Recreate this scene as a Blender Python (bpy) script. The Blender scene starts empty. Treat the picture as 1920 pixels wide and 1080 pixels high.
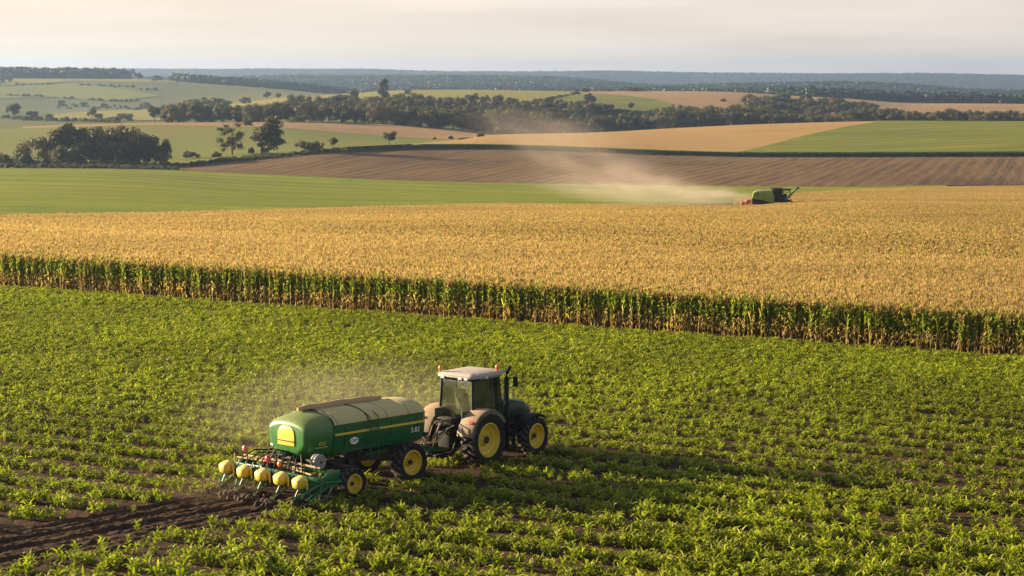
import bpy, bmesh, math, random
import numpy as np
from mathutils import Vector, Matrix

SC = bpy.context.scene
COL = SC.collection
R = math.radians

# ------------------------------------------------------------------ camera
FPX, PITCH, H = 4000.0, math.atan(405 / 4000.0), 13.4
cam_d = bpy.data.cameras.new('camera')
cam = bpy.data.objects.new('camera', cam_d)
COL.objects.link(cam)
cam_d.sensor_width = 36.0
cam_d.lens = 36.0 * FPX / 1920.0
cam_d.clip_start = 0.5
cam_d.clip_end = 40000
cam.location = (0, 0, H)
cam.rotation_euler = (math.pi / 2 - PITCH, 0, 0)
SC.camera = cam

# ------------------------------------------------------------------ light
SUN_EL = R(12.5)
SUN_H = Vector((-0.94, 0.34, 0)).normalized()          # horizontal direction towards the sun
world = bpy.data.worlds.new('World')
SC.world = world
world.use_nodes = True
nt = world.node_tree
nt.nodes.clear()
w_out = nt.nodes.new('ShaderNodeOutputWorld')
w_bg = nt.nodes.new('ShaderNodeBackground')
w_bg.inputs['Strength'].default_value = 0.05
sky = nt.nodes.new('ShaderNodeTexSky')
sky.sky_type = 'NISHITA'
sky.sun_disc = False
sky.sun_elevation = SUN_EL
sky.sun_rotation = math.atan2(SUN_H.x, SUN_H.y)
sky.altitude = 300
sky.air_density = 1.0
sky.dust_density = 3.0
sky.ozone_density = 1.0
# a thin high veil of cloud over the clear sky
tc = nt.nodes.new('ShaderNodeTexCoord')
mp = nt.nodes.new('ShaderNodeMapping')
mp.inputs['Scale'].default_value = (3.0, 3.0, 38.0)
nz = nt.nodes.new('ShaderNodeTexNoise')
nz.inputs['Scale'].default_value = 2.2
nz.inputs['Detail'].default_value = 5
nz.inputs['Roughness'].default_value = 0.55
rmp = nt.nodes.new('ShaderNodeMapRange')
rmp.inputs['From Min'].default_value = 0.3
rmp.inputs['From Max'].default_value = 0.75
rmp.inputs['To Min'].default_value = 0.62
rmp.inputs['To Max'].default_value = 0.80
mx = nt.nodes.new('ShaderNodeMix')
mx.data_type = 'RGBA'
VEIL = mx.inputs[7]
VEIL.default_value = (7.9, 6.9, 6.1, 1)
nt.links.new(tc.outputs['Generated'], mp.inputs['Vector'])
nt.links.new(mp.outputs['Vector'], nz.inputs['Vector'])
nt.links.new(nz.outputs['Fac'], rmp.inputs['Value'])
sx = nt.nodes.new('ShaderNodeSeparateXYZ')
el = nt.nodes.new('ShaderNodeMapRange')                # the veil thins out overhead
el.interpolation_type = 'SMOOTHSTEP'
el.inputs['From Min'].default_value = 0.02
el.inputs['From Max'].default_value = 0.40
el.inputs['To Min'].default_value = 1.0
el.inputs['To Max'].default_value = 0.12
ml = nt.nodes.new('ShaderNodeMath')
ml.operation = 'MULTIPLY'
nt.links.new(tc.outputs['Generated'], sx.inputs['Vector'])
nt.links.new(sx.outputs['Z'], el.inputs['Value'])
nt.links.new(rmp.outputs['Result'], ml.inputs[0])
nt.links.new(el.outputs['Result'], ml.inputs[1])
nt.links.new(ml.outputs[0], mx.inputs[0])
nt.links.new(sky.outputs['Color'], mx.inputs[6])
dt = nt.nodes.new('ShaderNodeVectorMath')
dt.operation = 'DOT_PRODUCT'
dt.inputs[1].default_value = SUN_H
gl_ = nt.nodes.new('ShaderNodeMapRange')
gl_.inputs['From Min'].default_value = 0.05
gl_.inputs['From Max'].default_value = 0.62
vm = nt.nodes.new('ShaderNodeMix')
vm.data_type = 'RGBA'
vm.inputs[6].default_value = (6.3, 5.6, 5.2, 1)
vm.inputs[7].default_value = (7.5, 6.55, 5.45, 1)
nt.links.new(tc.outputs['Generated'], dt.inputs[0])
nt.links.new(dt.outputs['Value'], gl_.inputs['Value'])
nt.links.new(gl_.outputs['Result'], vm.inputs[0])
nt.links.new(vm.outputs[2], mx.inputs[7])
nt.links.new(mx.outputs[2], w_bg.inputs['Color'])
nt.links.new(w_bg.outputs['Background'], w_out.inputs['Surface'])

sun_d = bpy.data.lights.new('sun', 'SUN')
sun_d.energy = 5.0
sun_d.angle = R(0.55)
sun_d.color = (1.0, 0.80, 0.52)
sun = bpy.data.objects.new('sun', sun_d)
COL.objects.link(sun)
sv = Vector((SUN_H.x * math.cos(SUN_EL), SUN_H.y * math.cos(SUN_EL), math.sin(SUN_EL)))
sun.rotation_euler = sv.to_track_quat('Z', 'Y').to_euler()
sun.location = (-200, 80, 120)

SC.view_settings.view_transform = 'Standard'
SC.view_settings.look = 'None'
SC.view_settings.exposure = 1.8
SC.view_settings.gamma = 1.0
SC.view_settings.use_curve_mapping = False
SC.cycles.use_denoising = True
SC.cycles.max_bounces = 6
SC.cycles.diffuse_bounces = 3
SC.cycles.transmission_bounces = 4
SC.cycles.transparent_max_bounces = 12
SC.cycles.volume_bounces = 0
SC.cycles.volume_max_steps = 256
SC.cycles.caustics_reflective = False
SC.cycles.caustics_refractive = False
SC.cycles.sample_clamp_indirect = 4.0

# ------------------------------------------------------------------ helpers
def tag(o, label=None, cat=None, group=None, kind=None):
    if label: o['label'] = label
    if cat: o['category'] = cat
    if group: o['group'] = group
    if kind: o['kind'] = kind
    return o

def link_mesh(name, me, mat=None, parent=None):
    o = bpy.data.objects.new(name, me)
    COL.objects.link(o)
    if mat is not None and len(me.materials) == 0:
        me.materials.append(mat)
    if parent is not None:
        o.parent = parent
    return o

def empty(name, loc=(0, 0, 0), rz=0.0):
    o = bpy.data.objects.new(name, None)
    o.empty_display_size = 0.3
    COL.objects.link(o)
    o.location = loc
    o.rotation_euler = (0, 0, rz)
    return o

def np_mesh(name, verts, faces, smooth=False, cols=None):
    """verts Nx3, faces MxK (K const)"""
    verts = np.asarray(verts, dtype=np.float32)
    faces = np.asarray(faces, dtype=np.int32)
    me = bpy.data.meshes.new(name)
    n, k = faces.shape
    me.vertices.add(len(verts))
    me.vertices.foreach_set('co', verts.ravel())
    me.loops.add(n * k)
    me.loops.foreach_set('vertex_index', faces.ravel())
    me.polygons.add(n)
    me.polygons.foreach_set('loop_start', np.arange(0, n * k, k, dtype=np.int32))
    if smooth:
        me.polygons.foreach_set('use_smooth', np.ones(n, dtype=bool))
    me.update(calc_edges=True)
    if cols is not None:
        a = me.color_attributes.new('Col', 'FLOAT_COLOR', 'POINT')
        c = np.ones((len(verts), 4), dtype=np.float32)
        c[:, :3] = cols
        a.data.foreach_set('color', c.ravel())
    return me

class MB:
    """collects boxes, tubes, lathes into one mesh"""
    def __init__(self):
        self.bm = bmesh.new()

    def box(self, c, s, rot=None, bevel=0.0):
        m = Matrix.Translation(Vector(c))
        if rot is not None:
            m = m @ (rot.to_matrix().to_4x4() if hasattr(rot, 'to_matrix') else rot.to_4x4())
        m = m @ Matrix.Diagonal((s[0], s[1], s[2], 1))
        r = bmesh.ops.create_cube(self.bm, size=1.0, matrix=m)
        if bevel > 0:
            es = list({e for v in r['verts'] for e in v.link_edges})
            bmesh.ops.bevel(self.bm, geom=es, offset=bevel, segments=2, affect='EDGES', profile=0.6)
        return self

    def tube(self, pts, rad, seg=8, cap=True):
        pts = [Vector(p) for p in pts]
        rads = rad if isinstance(rad, (list, tuple)) else [rad] * len(pts)
        rings = []
        for i, p in enumerate(pts):
            if i == 0: d = pts[1] - pts[0]
            elif i == len(pts) - 1: d = pts[-1] - pts[-2]
            else: d = (pts[i + 1] - pts[i]).normalized() + (pts[i] - pts[i - 1]).normalized()
            d.normalize()
            up = Vector((0, 0, 1)) if abs(d.z) < 0.95 else Vector((1, 0, 0))
            a = d.cross(up).normalized()
            b = d.cross(a).normalized()
            rings.append([self.bm.verts.new(p + (a * math.cos(2 * math.pi * k / seg) + b * math.sin(2 * math.pi * k / seg)) * rads[i]) for k in range(seg)])
        for i in range(len(rings) - 1):
            for k in range(seg):
                self.bm.faces.new((rings[i][k], rings[i][(k + 1) % seg], rings[i + 1][(k + 1) % seg], rings[i + 1][k]))
        if cap:
            self.bm.faces.new(rings[0][::-1])
            self.bm.faces.new(rings[-1])
        return self

    def lathe_y(self, prof, c, seg=40, closed=False, caps=False):
        """prof: list of (radius, y) turned about the y axis through c"""
        c = Vector(c)
        rings = []
        for (r, y) in prof:
            rings.append([self.bm.verts.new(c + Vector((r * math.cos(2 * math.pi * k / seg), y, r * math.sin(2 * math.pi * k / seg)))) for k in range(seg)])
        n = len(rings)
        for i in range(n if closed else n - 1):
            a, b = rings[i], rings[(i + 1) % n]
            for k in range(seg):
                self.bm.faces.new((a[k], a[(k + 1) % seg], b[(k + 1) % seg], b[k]))
        if caps:
            for ring, flip in ((rings[0], True), (rings[-1], False)):
                if (ring[0].co - ring[seg // 2].co).length > 1e-4:
                    self.bm.faces.new(ring if not flip else ring[::-1])
        return self

    def quad(self, *ps):
        self.bm.faces.new([self.bm.verts.new(Vector(p)) for p in ps])
        return self

    def prism(self, poly, y0, y1, bevel=0.0):
        """poly: list of (x, z) extruded from y0 to y1"""
        a = [self.bm.verts.new((x, y0, z)) for x, z in poly]
        b = [self.bm.verts.new((x, y1, z)) for x, z in poly]
        n = len(poly)
        fs = [self.bm.faces.new(a[::-1]), self.bm.faces.new(b)]
        for i in range(n):
            fs.append(self.bm.faces.new((a[i], a[(i + 1) % n], b[(i + 1) % n], b[i])))
        if bevel > 0:
            es = list({e for f in fs for e in f.edges})
            bmesh.ops.bevel(self.bm, geom=es, offset=bevel, segments=2, affect='EDGES', profile=0.6)
        return self

    def loft(self, rings, close_ring=False, cap0=False, cap1=False):
        rr = [[self.bm.verts.new(Vector(p)) for p in ring] for ring in rings]
        n = len(rr[0])
        for i in range(len(rr) - 1):
            for k in range(n if close_ring else n - 1):
                self.bm.faces.new((rr[i][k], rr[i][(k + 1) % n], rr[i + 1][(k + 1) % n], rr[i + 1][k]))
        if cap0: self.bm.faces.new(rr[0][::-1])
        if cap1: self.bm.faces.new(rr[-1])
        return self

    def sphere(self, c, s, u=12, v=8):
        m = Matrix.Translation(Vector(c)) @ Matrix.Diagonal((s[0], s[1], s[2], 1))
        bmesh.ops.create_uvsphere(self.bm, u_segments=u, v_segments=v, radius=1.0, matrix=m)
        return self

    def build(self, name, mat, parent=None, smooth=35, thick=0.0):
        bmesh.ops.recalc_face_normals(self.bm, faces=self.bm.faces)
        me = bpy.data.meshes.new(name)
        self.bm.to_mesh(me)
        self.bm.free()
        if smooth:
            me.polygons.foreach_set('use_smooth', np.ones(len(me.polygons), dtype=bool))
            me.set_sharp_from_angle(angle=R(smooth))
        o = link_mesh(name, me, mat, parent)
        if thick:
            md = o.modifiers.new('thickness', 'SOLIDIFY')
            md.thickness = thick
            md.offset = 0
        return o

# ------------------------------------------------------------------ materials
def new_mat(name):
    m = bpy.data.materials.new(name)
    m.use_nodes = True
    t = m.node_tree
    t.nodes.clear()
    out = t.nodes.new('ShaderNodeOutputMaterial')
    return m, t, out

def N(t, typ, **kw):
    n = t.nodes.new(typ)
    for k, v in kw.items():
        if k in n.inputs: n.inputs[k].default_value = v
        else: setattr(n, k, v)
    return n

def mat_paint(name, col, rough=0.4, dust=0.0, dust_col=(0.42, 0.30, 0.19), metallic=0.0, up_dust=0.0, coat=0.0, spec=0.5):
    """painted surface with field dust lying on it, more on the faces that point up"""
    m, t, out = new_mat(name)
    b = N(t, 'ShaderNodeBsdfPrincipled', Roughness=rough, Metallic=metallic)
    b.inputs['Specular IOR Level'].default_value = spec
    if coat: b.inputs['Coat Weight'].default_value = coat
    tcn = N(t, 'ShaderNodeTexCoord')
    n1 = N(t, 'ShaderNodeTexNoise', Scale=3.5, Detail=6.0, Roughness=0.65)
    t.links.new(tcn.outputs['Object'], n1.inputs['Vector'])
    n2 = N(t, 'ShaderNodeTexNoise', Scale=17.0, Detail=4.0, Roughness=0.6)
    t.links.new(tcn.outputs['Object'], n2.inputs['Vector'])
    geo = N(t, 'ShaderNodeNewGeometry')
    sep = N(t, 'ShaderNodeSeparateXYZ')
    t.links.new(geo.outputs['Normal'], sep.inputs['Vector'])
    up = N(t, 'ShaderNodeMapRange')
    up.inputs['From Min'].default_value = 0.1
    up.inputs['From Max'].default_value = 0.95
    up.inputs['To Min'].default_value = 0.0
    up.inputs['To Max'].default_value = up_dust
    t.links.new(sep.outputs['Z'], up.inputs['Value'])
    mr = N(t, 'ShaderNodeMapRange')
    mr.inputs['From Min'].default_value = 0.35
    mr.inputs['From Max'].default_value = 0.75
    mr.inputs['To Min'].default_value = 0.0
    mr.inputs['To Max'].default_value = dust
    t.links.new(n1.outputs['Fac'], mr.inputs['Value'])
    ad = N(t, 'ShaderNodeMath', operation='ADD', use_clamp=True)
    t.links.new(up.outputs['Result'], ad.inputs[0])
    t.links.new(mr.outputs['Result'], ad.inputs[1])
    mul = N(t, 'ShaderNodeMath', operation='MULTIPLY_ADD', use_clamp=True)
    t.links.new(n2.outputs['Fac'], mul.inputs[0])
    mul.inputs[1].default_value = 0.16 if (dust or up_dust) else 0.0
    t.links.new(ad.outputs[0], mul.inputs[2])
    sb = N(t, 'ShaderNodeMath', operation='SUBTRACT', use_clamp=True)
    t.links.new(mul.outputs[0], sb.inputs[0])
    sb.inputs[1].default_value = 0.08
    mix = N(t, 'ShaderNodeMix', data_type='RGBA')
    mix.inputs[6].default_value = (*col, 1)
    mix.inputs[7].default_value = (*dust_col, 1)
    t.links.new(sb.outputs[0], mix.inputs[0])
    t.links.new(mix.outputs[2], b.inputs['Base Color'])
    rr = N(t, 'ShaderNodeMix', data_type='FLOAT')
    rr.inputs[2].default_value = rough
    rr.inputs[3].default_value = 0.9
    t.links.new(sb.outputs[0], rr.inputs[0])
    t.links.new(rr.outputs[0], b.inputs['Roughness'])
    t.links.new(b.outputs[0], out.inputs['Surface'])
    return m

def mat_leaf(name, var=0.35, trans=0.35, hue=0.0, tint=(1, 1, 1), big=0.0, big_scale=0.05, tcol=(1.0, 1.0, 0.6)):
    """leaf colour from the mesh's own vertex colours, varied per plant, lets light through"""
    m, t, out = new_mat(name)
    at = N(t, 'ShaderNodeVertexColor', layer_name='Col')
    oi = N(t, 'ShaderNodeObjectInfo')
    mr = N(t, 'ShaderNodeMapRange')
    mr.inputs['To Min'].default_value = 1 - var
    mr.inputs['To Max'].default_value = 1 + var
    t.links.new(oi.outputs['Random'], mr.inputs['Value'])
    geo = N(t, 'ShaderNodeNewGeometry')
    nn = N(t, 'ShaderNodeTexNoise', Scale=big_scale, Detail=3.0)
    t.links.new(geo.outputs['Position'], nn.inputs['Vector'])
    m2 = N(t, 'ShaderNodeMapRange')
    m2.inputs['From Min'].default_value = 0.3
    m2.inputs['From Max'].default_value = 0.7
    m2.inputs['To Min'].default_value = 1 - big
    m2.inputs['To Max'].default_value = 1 + big
    t.links.new(nn.outputs['Fac'], m2.inputs['Value'])
    mm = N(t, 'ShaderNodeMath', operation='MULTIPLY')
    t.links.new(mr.outputs['Result'], mm.inputs[0])
    t.links.new(m2.outputs['Result'], mm.inputs[1])
    vm = N(t, 'ShaderNodeVectorMath', operation='SCALE')
    t.links.new(at.outputs['Color'], vm.inputs[0])
    t.links.new(mm.outputs[0], vm.inputs['Scale'])
    v2 = N(t, 'ShaderNodeVectorMath', operation='MULTIPLY')
    t.links.new(vm.outputs[0], v2.inputs[0])
    v2.inputs[1].default_value = tint
    d = N(t, 'ShaderNodeBsdfPrincipled', Roughness=0.55)
    d.inputs['Specular IOR Level'].default_value = 0.25
    t.links.new(v2.outputs[0], d.inputs['Base Color'])
    tr = N(t, 'ShaderNodeBsdfTranslucent')
    v3 = N(t, 'ShaderNodeVectorMath', operation='MULTIPLY')
    t.links.new(v2.outputs[0], v3.inputs[0])
    v3.inputs[1].default_value = tuple(1.7 * c for c in tcol)
    t.links.new(v3.outputs[0], tr.inputs['Color'])
    mix = N(t, 'ShaderNodeMixShader', Fac=trans)
    t.links.new(d.outputs[0], mix.inputs[1])
    t.links.new(tr.outputs[0], mix.inputs[2])
    t.links.new(mix.outputs[0], out.inputs['Surface'])
    return m

def mat_field(name, c1, c2, c3=None, scale=0.6, big=0.02, streak=None, streak_col=None, streak_amt=0.5, bump=0.3, bump_scale=2.0, stretch=None, bands=None):
    """open ground or far crop: fine mottling, broad patches, and drill rows along a direction"""
    m, t, out = new_mat(name)
    geo = N(t, 'ShaderNodeNewGeometry')
    vec = geo.outputs['Position']
    n1 = N(t, 'ShaderNodeTexNoise', Scale=scale, Detail=8.0, Roughness=0.7)
    t.links.new(vec, n1.inputs['Vector'])
    n2 = N(t, 'ShaderNodeTexNoise', Scale=big, Detail=4.0, Roughness=0.6)
    t.links.new(vec, n2.inputs['Vector'])
    r1 = N(t, 'ShaderNodeMapRange')
    r1.inputs['From Min'].default_value = 0.35
    r1.inputs['From Max'].default_value = 0.65
    t.links.new(n1.outputs['Fac'], r1.inputs['Value'])
    mix = N(t, 'ShaderNodeMix', data_type='RGBA')
    mix.inputs[6].default_value = (*c1, 1)
    mix.inputs[7].default_value = (*c2, 1)
    t.links.new(r1.outputs['Result'], mix.inputs[0])
    last = mix.outputs[2]
    if c3:
        r2 = N(t, 'ShaderNodeMapRange')
        r2.inputs['From Min'].default_value = 0.42
        r2.inputs['From Max'].default_value = 0.68
        r2.inputs['To Max'].default_value = 0.85
        t.links.new(n2.outputs['Fac'], r2.inputs['Value'])
        mb = N(t, 'ShaderNodeMix', data_type='RGBA')
        t.links.new(r2.outputs['Result'], mb.inputs[0])
        t.links.new(last, mb.inputs[6])
        mb.inputs[7].default_value = (*c3, 1)
        last = mb.outputs[2]
    hgt = n1.outputs['Fac']
    if streak:
        for (dx, dy, freq, amt) in streak:
            L = math.hypot(dx, dy)
            mp_ = N(t, 'ShaderNodeMapping', vector_type='POINT')
            mp_.inputs['Rotation'].default_value = (0, 0, -math.atan2(dy, dx))
            mp_.inputs['Scale'].default_value = (1, 1, 1)
            t.links.new(vec, mp_.inputs['Vector'])
            # noise far longer along the rows than across them
            ms = N(t, 'ShaderNodeMapping', vector_type='POINT')
            ms.inputs['Scale'].default_value = (0.012, freq, 0.0)
            t.links.new(mp_.outputs['Vector'], ms.inputs['Vector'])
            ns = N(t, 'ShaderNodeTexNoise', Scale=1.0, Detail=3.0, Roughness=0.6)
            t.links.new(ms.outputs['Vector'], ns.inputs['Vector'])
            rs = N(t, 'ShaderNodeMapRange')
            rs.inputs['From Min'].default_value = 0.42
            rs.inputs['From Max'].default_value = 0.68
            rs.inputs['To Max'].default_value = amt
            t.links.new(ns.outputs['Fac'], rs.inputs['Value'])
            md = N(t, 'ShaderNodeMix', data_type='RGBA')
            t.links.new(rs.outputs['Result'], md.inputs[0])
            t.links.new(last, md.inputs[6])
            md.inputs[7].default_value = (*streak_col, 1)
            last = md.outputs[2]
    for (dx, dy, period, amt, dist) in (bands or ()):
        mp_ = N(t, 'ShaderNodeMapping', vector_type='POINT')
        mp_.inputs['Rotation'].default_value = (0, 0, -math.atan2(dy, dx))
        t.links.new(vec, mp_.inputs['Vector'])
        wv = N(t, 'ShaderNodeTexWave', wave_type='BANDS', bands_direction='Y', Scale=2 * math.pi / (20 * period), Distortion=dist)
        wv.inputs['Detail'].default_value = 3.0
        wv.inputs['Detail Scale'].default_value = 0.6
        t.links.new(mp_.outputs['Vector'], wv.inputs['Vector'])
        rs = N(t, 'ShaderNodeMapRange')
        rs.inputs['From Min'].default_value = 0.45
        rs.inputs['From Max'].default_value = 1.0
        t.links.new(wv.outputs['Fac'], rs.inputs['Value'])
        mq = N(t, 'ShaderNodeMath', operation='MULTIPLY')
        t.links.new(rs.outputs['Result'], mq.inputs[0])
        mv = N(t, 'ShaderNodeMapRange')
        mv.inputs['From Min'].default_value = 0.35
        mv.inputs['From Max'].default_value = 0.65
        mv.inputs['To Min'].default_value = amt * 0.3
        mv.inputs['To Max'].default_value = amt
        t.links.new(n2.outputs['Fac'], mv.inputs['Value'])
        t.links.new(mv.outputs['Result'], mq.inputs[1])
        md = N(t, 'ShaderNodeMix', data_type='RGBA')
        t.links.new(mq.outputs[0], md.inputs[0])
        t.links.new(last, md.inputs[6])
        md.inputs[7].default_value = (*streak_col, 1)
        last = md.outputs[2]
    b = N(t, 'ShaderNodeBsdfPrincipled', Roughness=0.9)
    b.inputs['Specular IOR Level'].default_value = 0.1
    t.links.new(last, b.inputs['Base Color'])
    if bump:
        n3 = N(t, 'ShaderNodeTexNoise', Scale=bump_scale, Detail=6.0, Roughness=0.7)
        t.links.new(vec, n3.inputs['Vector'])
        bp = N(t, 'ShaderNodeBump', Strength=1.0, Distance=bump)
        t.links.new(n3.outputs['Fac'], bp.inputs['Height'])
        t.links.new(bp.outputs[0], b.inputs['Normal'])
    t.links.new(b.outputs[0], out.inputs['Surface'])
    return m

# ------------------------------------------------------------------ terrain
CP, SP = math.cos(PITCH), math.sin(PITCH)
PXC = np.concatenate([np.arange(-1500, -200, 100), np.arange(-200, 2121, 20), np.arange(2200, 3501, 100)]).astype(float)
UC = (PXC - 960) / (FPX * CP + 405 * SP)              # X / Y of every terrain column

def zat(px, y, Y):
    dy = (540 - y) / FPX
    return H + Y * (-SP + dy * CP) / (CP + dy * SP)

def curve(d, px=None, smooth=3):
    px = PXC if px is None else px
    k = sorted(d)
    v = np.interp(px, k, [d[q] for q in k])
    if smooth:
        for _ in range(smooth):
            vp = np.pad(v, 1, mode='edge')
            v = 0.25 * vp[:-2] + 0.5 * vp[1:-1] + 0.25 * vp[2:]
    return v

# the straight edge between the young crop and the tall corn, on level ground
LA, LB = np.array([-32.42, 134.02]), np.array([24.26, 100.24])
LD = (LB - LA) / np.linalg.norm(LB - LA)
LN = np.array([-LD[1], LD[0]])
if LN[1] < 0: LN = -LN
LC = LA @ LN
Y1 = LC / (UC * LN[0] + LN[1])                         # where each column meets that edge

rows = [(Y1, np.zeros_like(Y1))]
def addrow(Yd, yd, extra=0.0):
    Y = curve(Yd)
    y = curve(yd)
    rows.append((Y, zat(PXC, y, Y) - extra))
# far edge of the ripe field
addrow({0: 247, 320: 275, 640: 305, 960: 335, 1280: 372, 1440: 420, 1600: 470, 1920: 573},
       {0: 410, 320: 401, 640: 390, 960: 380, 1280: 374, 1400: 371, 1480: 362, 1600: 354, 1750: 349, 1920: 347}, 1.15)
# far edge of the light green field
addrow({0: 600, 320: 610, 640: 585, 960: 575, 1280: 568, 1600: 575, 1920: 625},
       {0: 317, 200: 318, 330: 321, 500: 329, 700: 338, 900: 344, 1100: 347, 1350: 350, 1500: 352, 1600: 352, 1750: 348.5, 1920: 347})
# far edge of the ploughed field
addrow({0: 655, 320: 645, 420: 655, 520: 670, 620: 690, 760: 730, 900: 760, 1250: 800, 1920: 800},
       {0: 310, 200: 313, 325: 317, 420: 307, 520: 297, 620: 287, 760: 280, 900: 279, 1050: 283, 1250: 291, 1400: 295, 1600: 295, 1920: 294})
# crest behind it
addrow({0: 900, 640: 900, 870: 900, 960: 940, 1280: 1050, 1640: 1100, 1920: 1100},
       {0: 243, 270: 235, 540: 241, 600: 247, 700: 255, 740: 258, 810: 262, 870: 260, 950: 254, 1067: 252.5, 1160: 249, 1240: 243.5, 1400: 235.5, 1540: 231, 1640: 229, 1920: 230})
# foot of the wood
addrow({0: 1020, 640: 1020, 900: 1020, 960: 1060, 1280: 1190, 1640: 1250, 1920: 1250},
       {0: 240, 100: 236, 270: 231, 530: 229, 600: 230, 733: 234, 833: 242, 893: 248, 950: 256, 1067: 257, 1240: 250, 1400: 242, 1640: 237, 1920: 238})
# top of the wood, foot of the upper fields
addrow({0: 1450, 1920: 1450},
       {0: 219, 100: 223, 330: 223, 420: 205, 540: 200, 640: 198, 800: 194, 960: 198, 1100: 202, 1240: 213, 1420: 222, 1640: 232, 1920: 234})
addrow({0: 1900, 1920: 1900},
       {0: 203, 100: 209, 200: 206, 330: 205, 420: 198, 480: 190, 540: 182, 660: 176, 735: 169.5, 870: 168.5, 1090: 172, 1240: 171, 1380: 173, 1480: 180, 1600: 186, 1690: 195, 1870: 195, 1920: 196})
addrow({0: 2700, 1920: 2700},
       {0: 147, 280: 149, 330: 152, 480: 163, 600: 174, 660: 182, 735: 180, 870: 180, 1240: 180, 1600: 196, 1920: 206})
addrow({0: 3400, 1240: 3200, 1920: 3000},
       {0: 152, 330: 158, 500: 172, 640: 182, 735: 176, 1240: 178, 1600: 190, 1750: 197, 1920: 200})
addrow({0: 4600, 1120: 4600, 1240: 3900, 1920: 3700},
       {0: 155, 330: 155, 420: 154, 514: 150, 620: 151, 880: 150, 1050: 153, 1120: 159, 1240: 173, 1300: 169, 1360: 168, 1580: 164, 1700: 169, 1800: 178, 1920: 182})
addrow({0: 6000, 1920: 6000},
       {0: 156, 420: 156, 620: 155, 880: 155, 1120: 162, 1240: 170, 1580: 168, 1920: 178})
addrow({0: 8000, 1920: 8000},
       {0: 134, 330: 134, 430: 135, 500: 133, 560: 135, 680: 134, 830: 139, 1060: 139, 1130: 137, 1300: 141, 1560: 143, 1740: 142, 1920: 146})
addrow({0: 9500, 1920: 9500},
       {0: 145, 1920: 152})
KY = np.array([r[0] for r in rows])                    # knots x columns
KZ = np.array([r[1] for r in rows])
SUB = [14, 10, 6, 10, 5, 10, 8, 10, 6, 8, 4, 8, 4]

def pchip_cols(KY, KZ, Y):
    """monotone cubic per column; Y is rows x columns"""
    h = np.diff(KY, axis=0)
    dl = np.diff(KZ, axis=0) / h
    n = KY.shape[0]
    d = np.zeros_like(KZ)
    for i in range(1, n - 1):
        w1 = 2 * h[i] + h[i - 1]
        w2 = h[i] + 2 * h[i - 1]
        same = dl[i - 1] * dl[i] > 0
        with np.errstate(divide='ignore', invalid='ignore'):
            hm = (w1 + w2) / (w1 / dl[i - 1] + w2 / dl[i])
        d[i] = np.where(same, hm, 0)
    d[0] = 0
    d[-1] = dl[-1]
    for _ in range(60):
        dp = np.pad(d, ((0, 0), (1, 1)), mode='edge')
        d = 0.25 * dp[:, :-2] + 0.5 * dp[:, 1:-1] + 0.25 * dp[:, 2:]
    d[0] = -0.01
    out = np.zeros_like(Y)
    cidx = np.arange(KY.shape[1])
    for r in range(Y.shape[0]):
        y = Y[r]
        k = np.clip((KY <= y[None, :]).sum(0) - 1, 0, n - 2)
        y0 = KY[k, cidx]; hh = h[k, cidx]
        s = np.clip((y - y0) / hh, 0, 1)
        z0 = KZ[k, cidx]; z1 = KZ[k + 1, cidx]
        m0 = d[k, cidx] * hh; m1 = d[k + 1, cidx] * hh
        out[r] = (2 * s**3 - 3 * s**2 + 1) * z0 + (s**3 - 2 * s**2 + s) * m0 + (-2 * s**3 + 3 * s**2) * z1 + (s**3 - s**2) * m1
    return out

GY = []
for k in range(len(rows) - 1):
    for s in np.linspace(0, 1, SUB[k], endpoint=False):
        GY.append(KY[k] * (1 - s) + KY[k + 1] * s)
GY.append(KY[-1])
GY = np.array(GY)
GZ = pchip_cols(KY, KZ, GY)

def ground_z(X, Y):
    X = np.asarray(X, float); Y = np.asarray(Y, float)
    shp = np.broadcast(X, Y).shape
    X = np.broadcast_to(X, shp).ravel(); Y = np.broadcast_to(Y, shp).ravel()
    u = X / np.maximum(Y, 50)
    ci = np.clip(np.searchsorted(UC, u) - 1, 0, len(UC) - 2)
    a = np.clip((u - UC[ci]) / (UC[ci + 1] - UC[ci]), 0, 1)
    z = np.zeros(len(X))
    B = 4000
    for s0 in range(0, len(X), B):
        sl = slice(s0, s0 + B)
        ys = GY[:, ci[sl]] * (1 - a[sl]) + GY[:, ci[sl] + 1] * a[sl]
        zs = GZ[:, ci[sl]] * (1 - a[sl]) + GZ[:, ci[sl] + 1] * a[sl]
        k = np.clip((ys <= Y[sl][None, :]).sum(0) - 1, 0, len(GY) - 2)
        j = np.arange(ys.shape[1])
        t_ = np.clip((Y[sl] - ys[k, j]) / (ys[k + 1, j] - ys[k, j]), 0, 1)
        zz = zs[k, j] * (1 - t_) + zs[k + 1, j] * t_
        z[sl] = np.where(Y[sl] < ys[0], 0.0, zz)
    return z.reshape(shp)

def ray(px, py):
    dx = (px - 960) / FPX; dy = (540 - py) / FPX
    return np.array([dx, CP + dy * SP, -SP + dy * CP])

def hit(px, py, ymin=40.0, ymax=9400.0, lift=0.0):
    """the first point of the land on the line of sight"""
    d = ray(px, py)
    Ys = np.exp(np.linspace(math.log(ymin), math.log(ymax), 1500))
    X = d[0] / d[1] * Ys
    Z = H + d[2] / d[1] * Ys
    below = Z <= ground_z(X, Ys) + lift
    if not below.any(): return None
    i = int(np.argmax(below))
    return np.array([X[i], Ys[i], ground_z(X[i:i + 1], Ys[i:i + 1])[0]])

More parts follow.
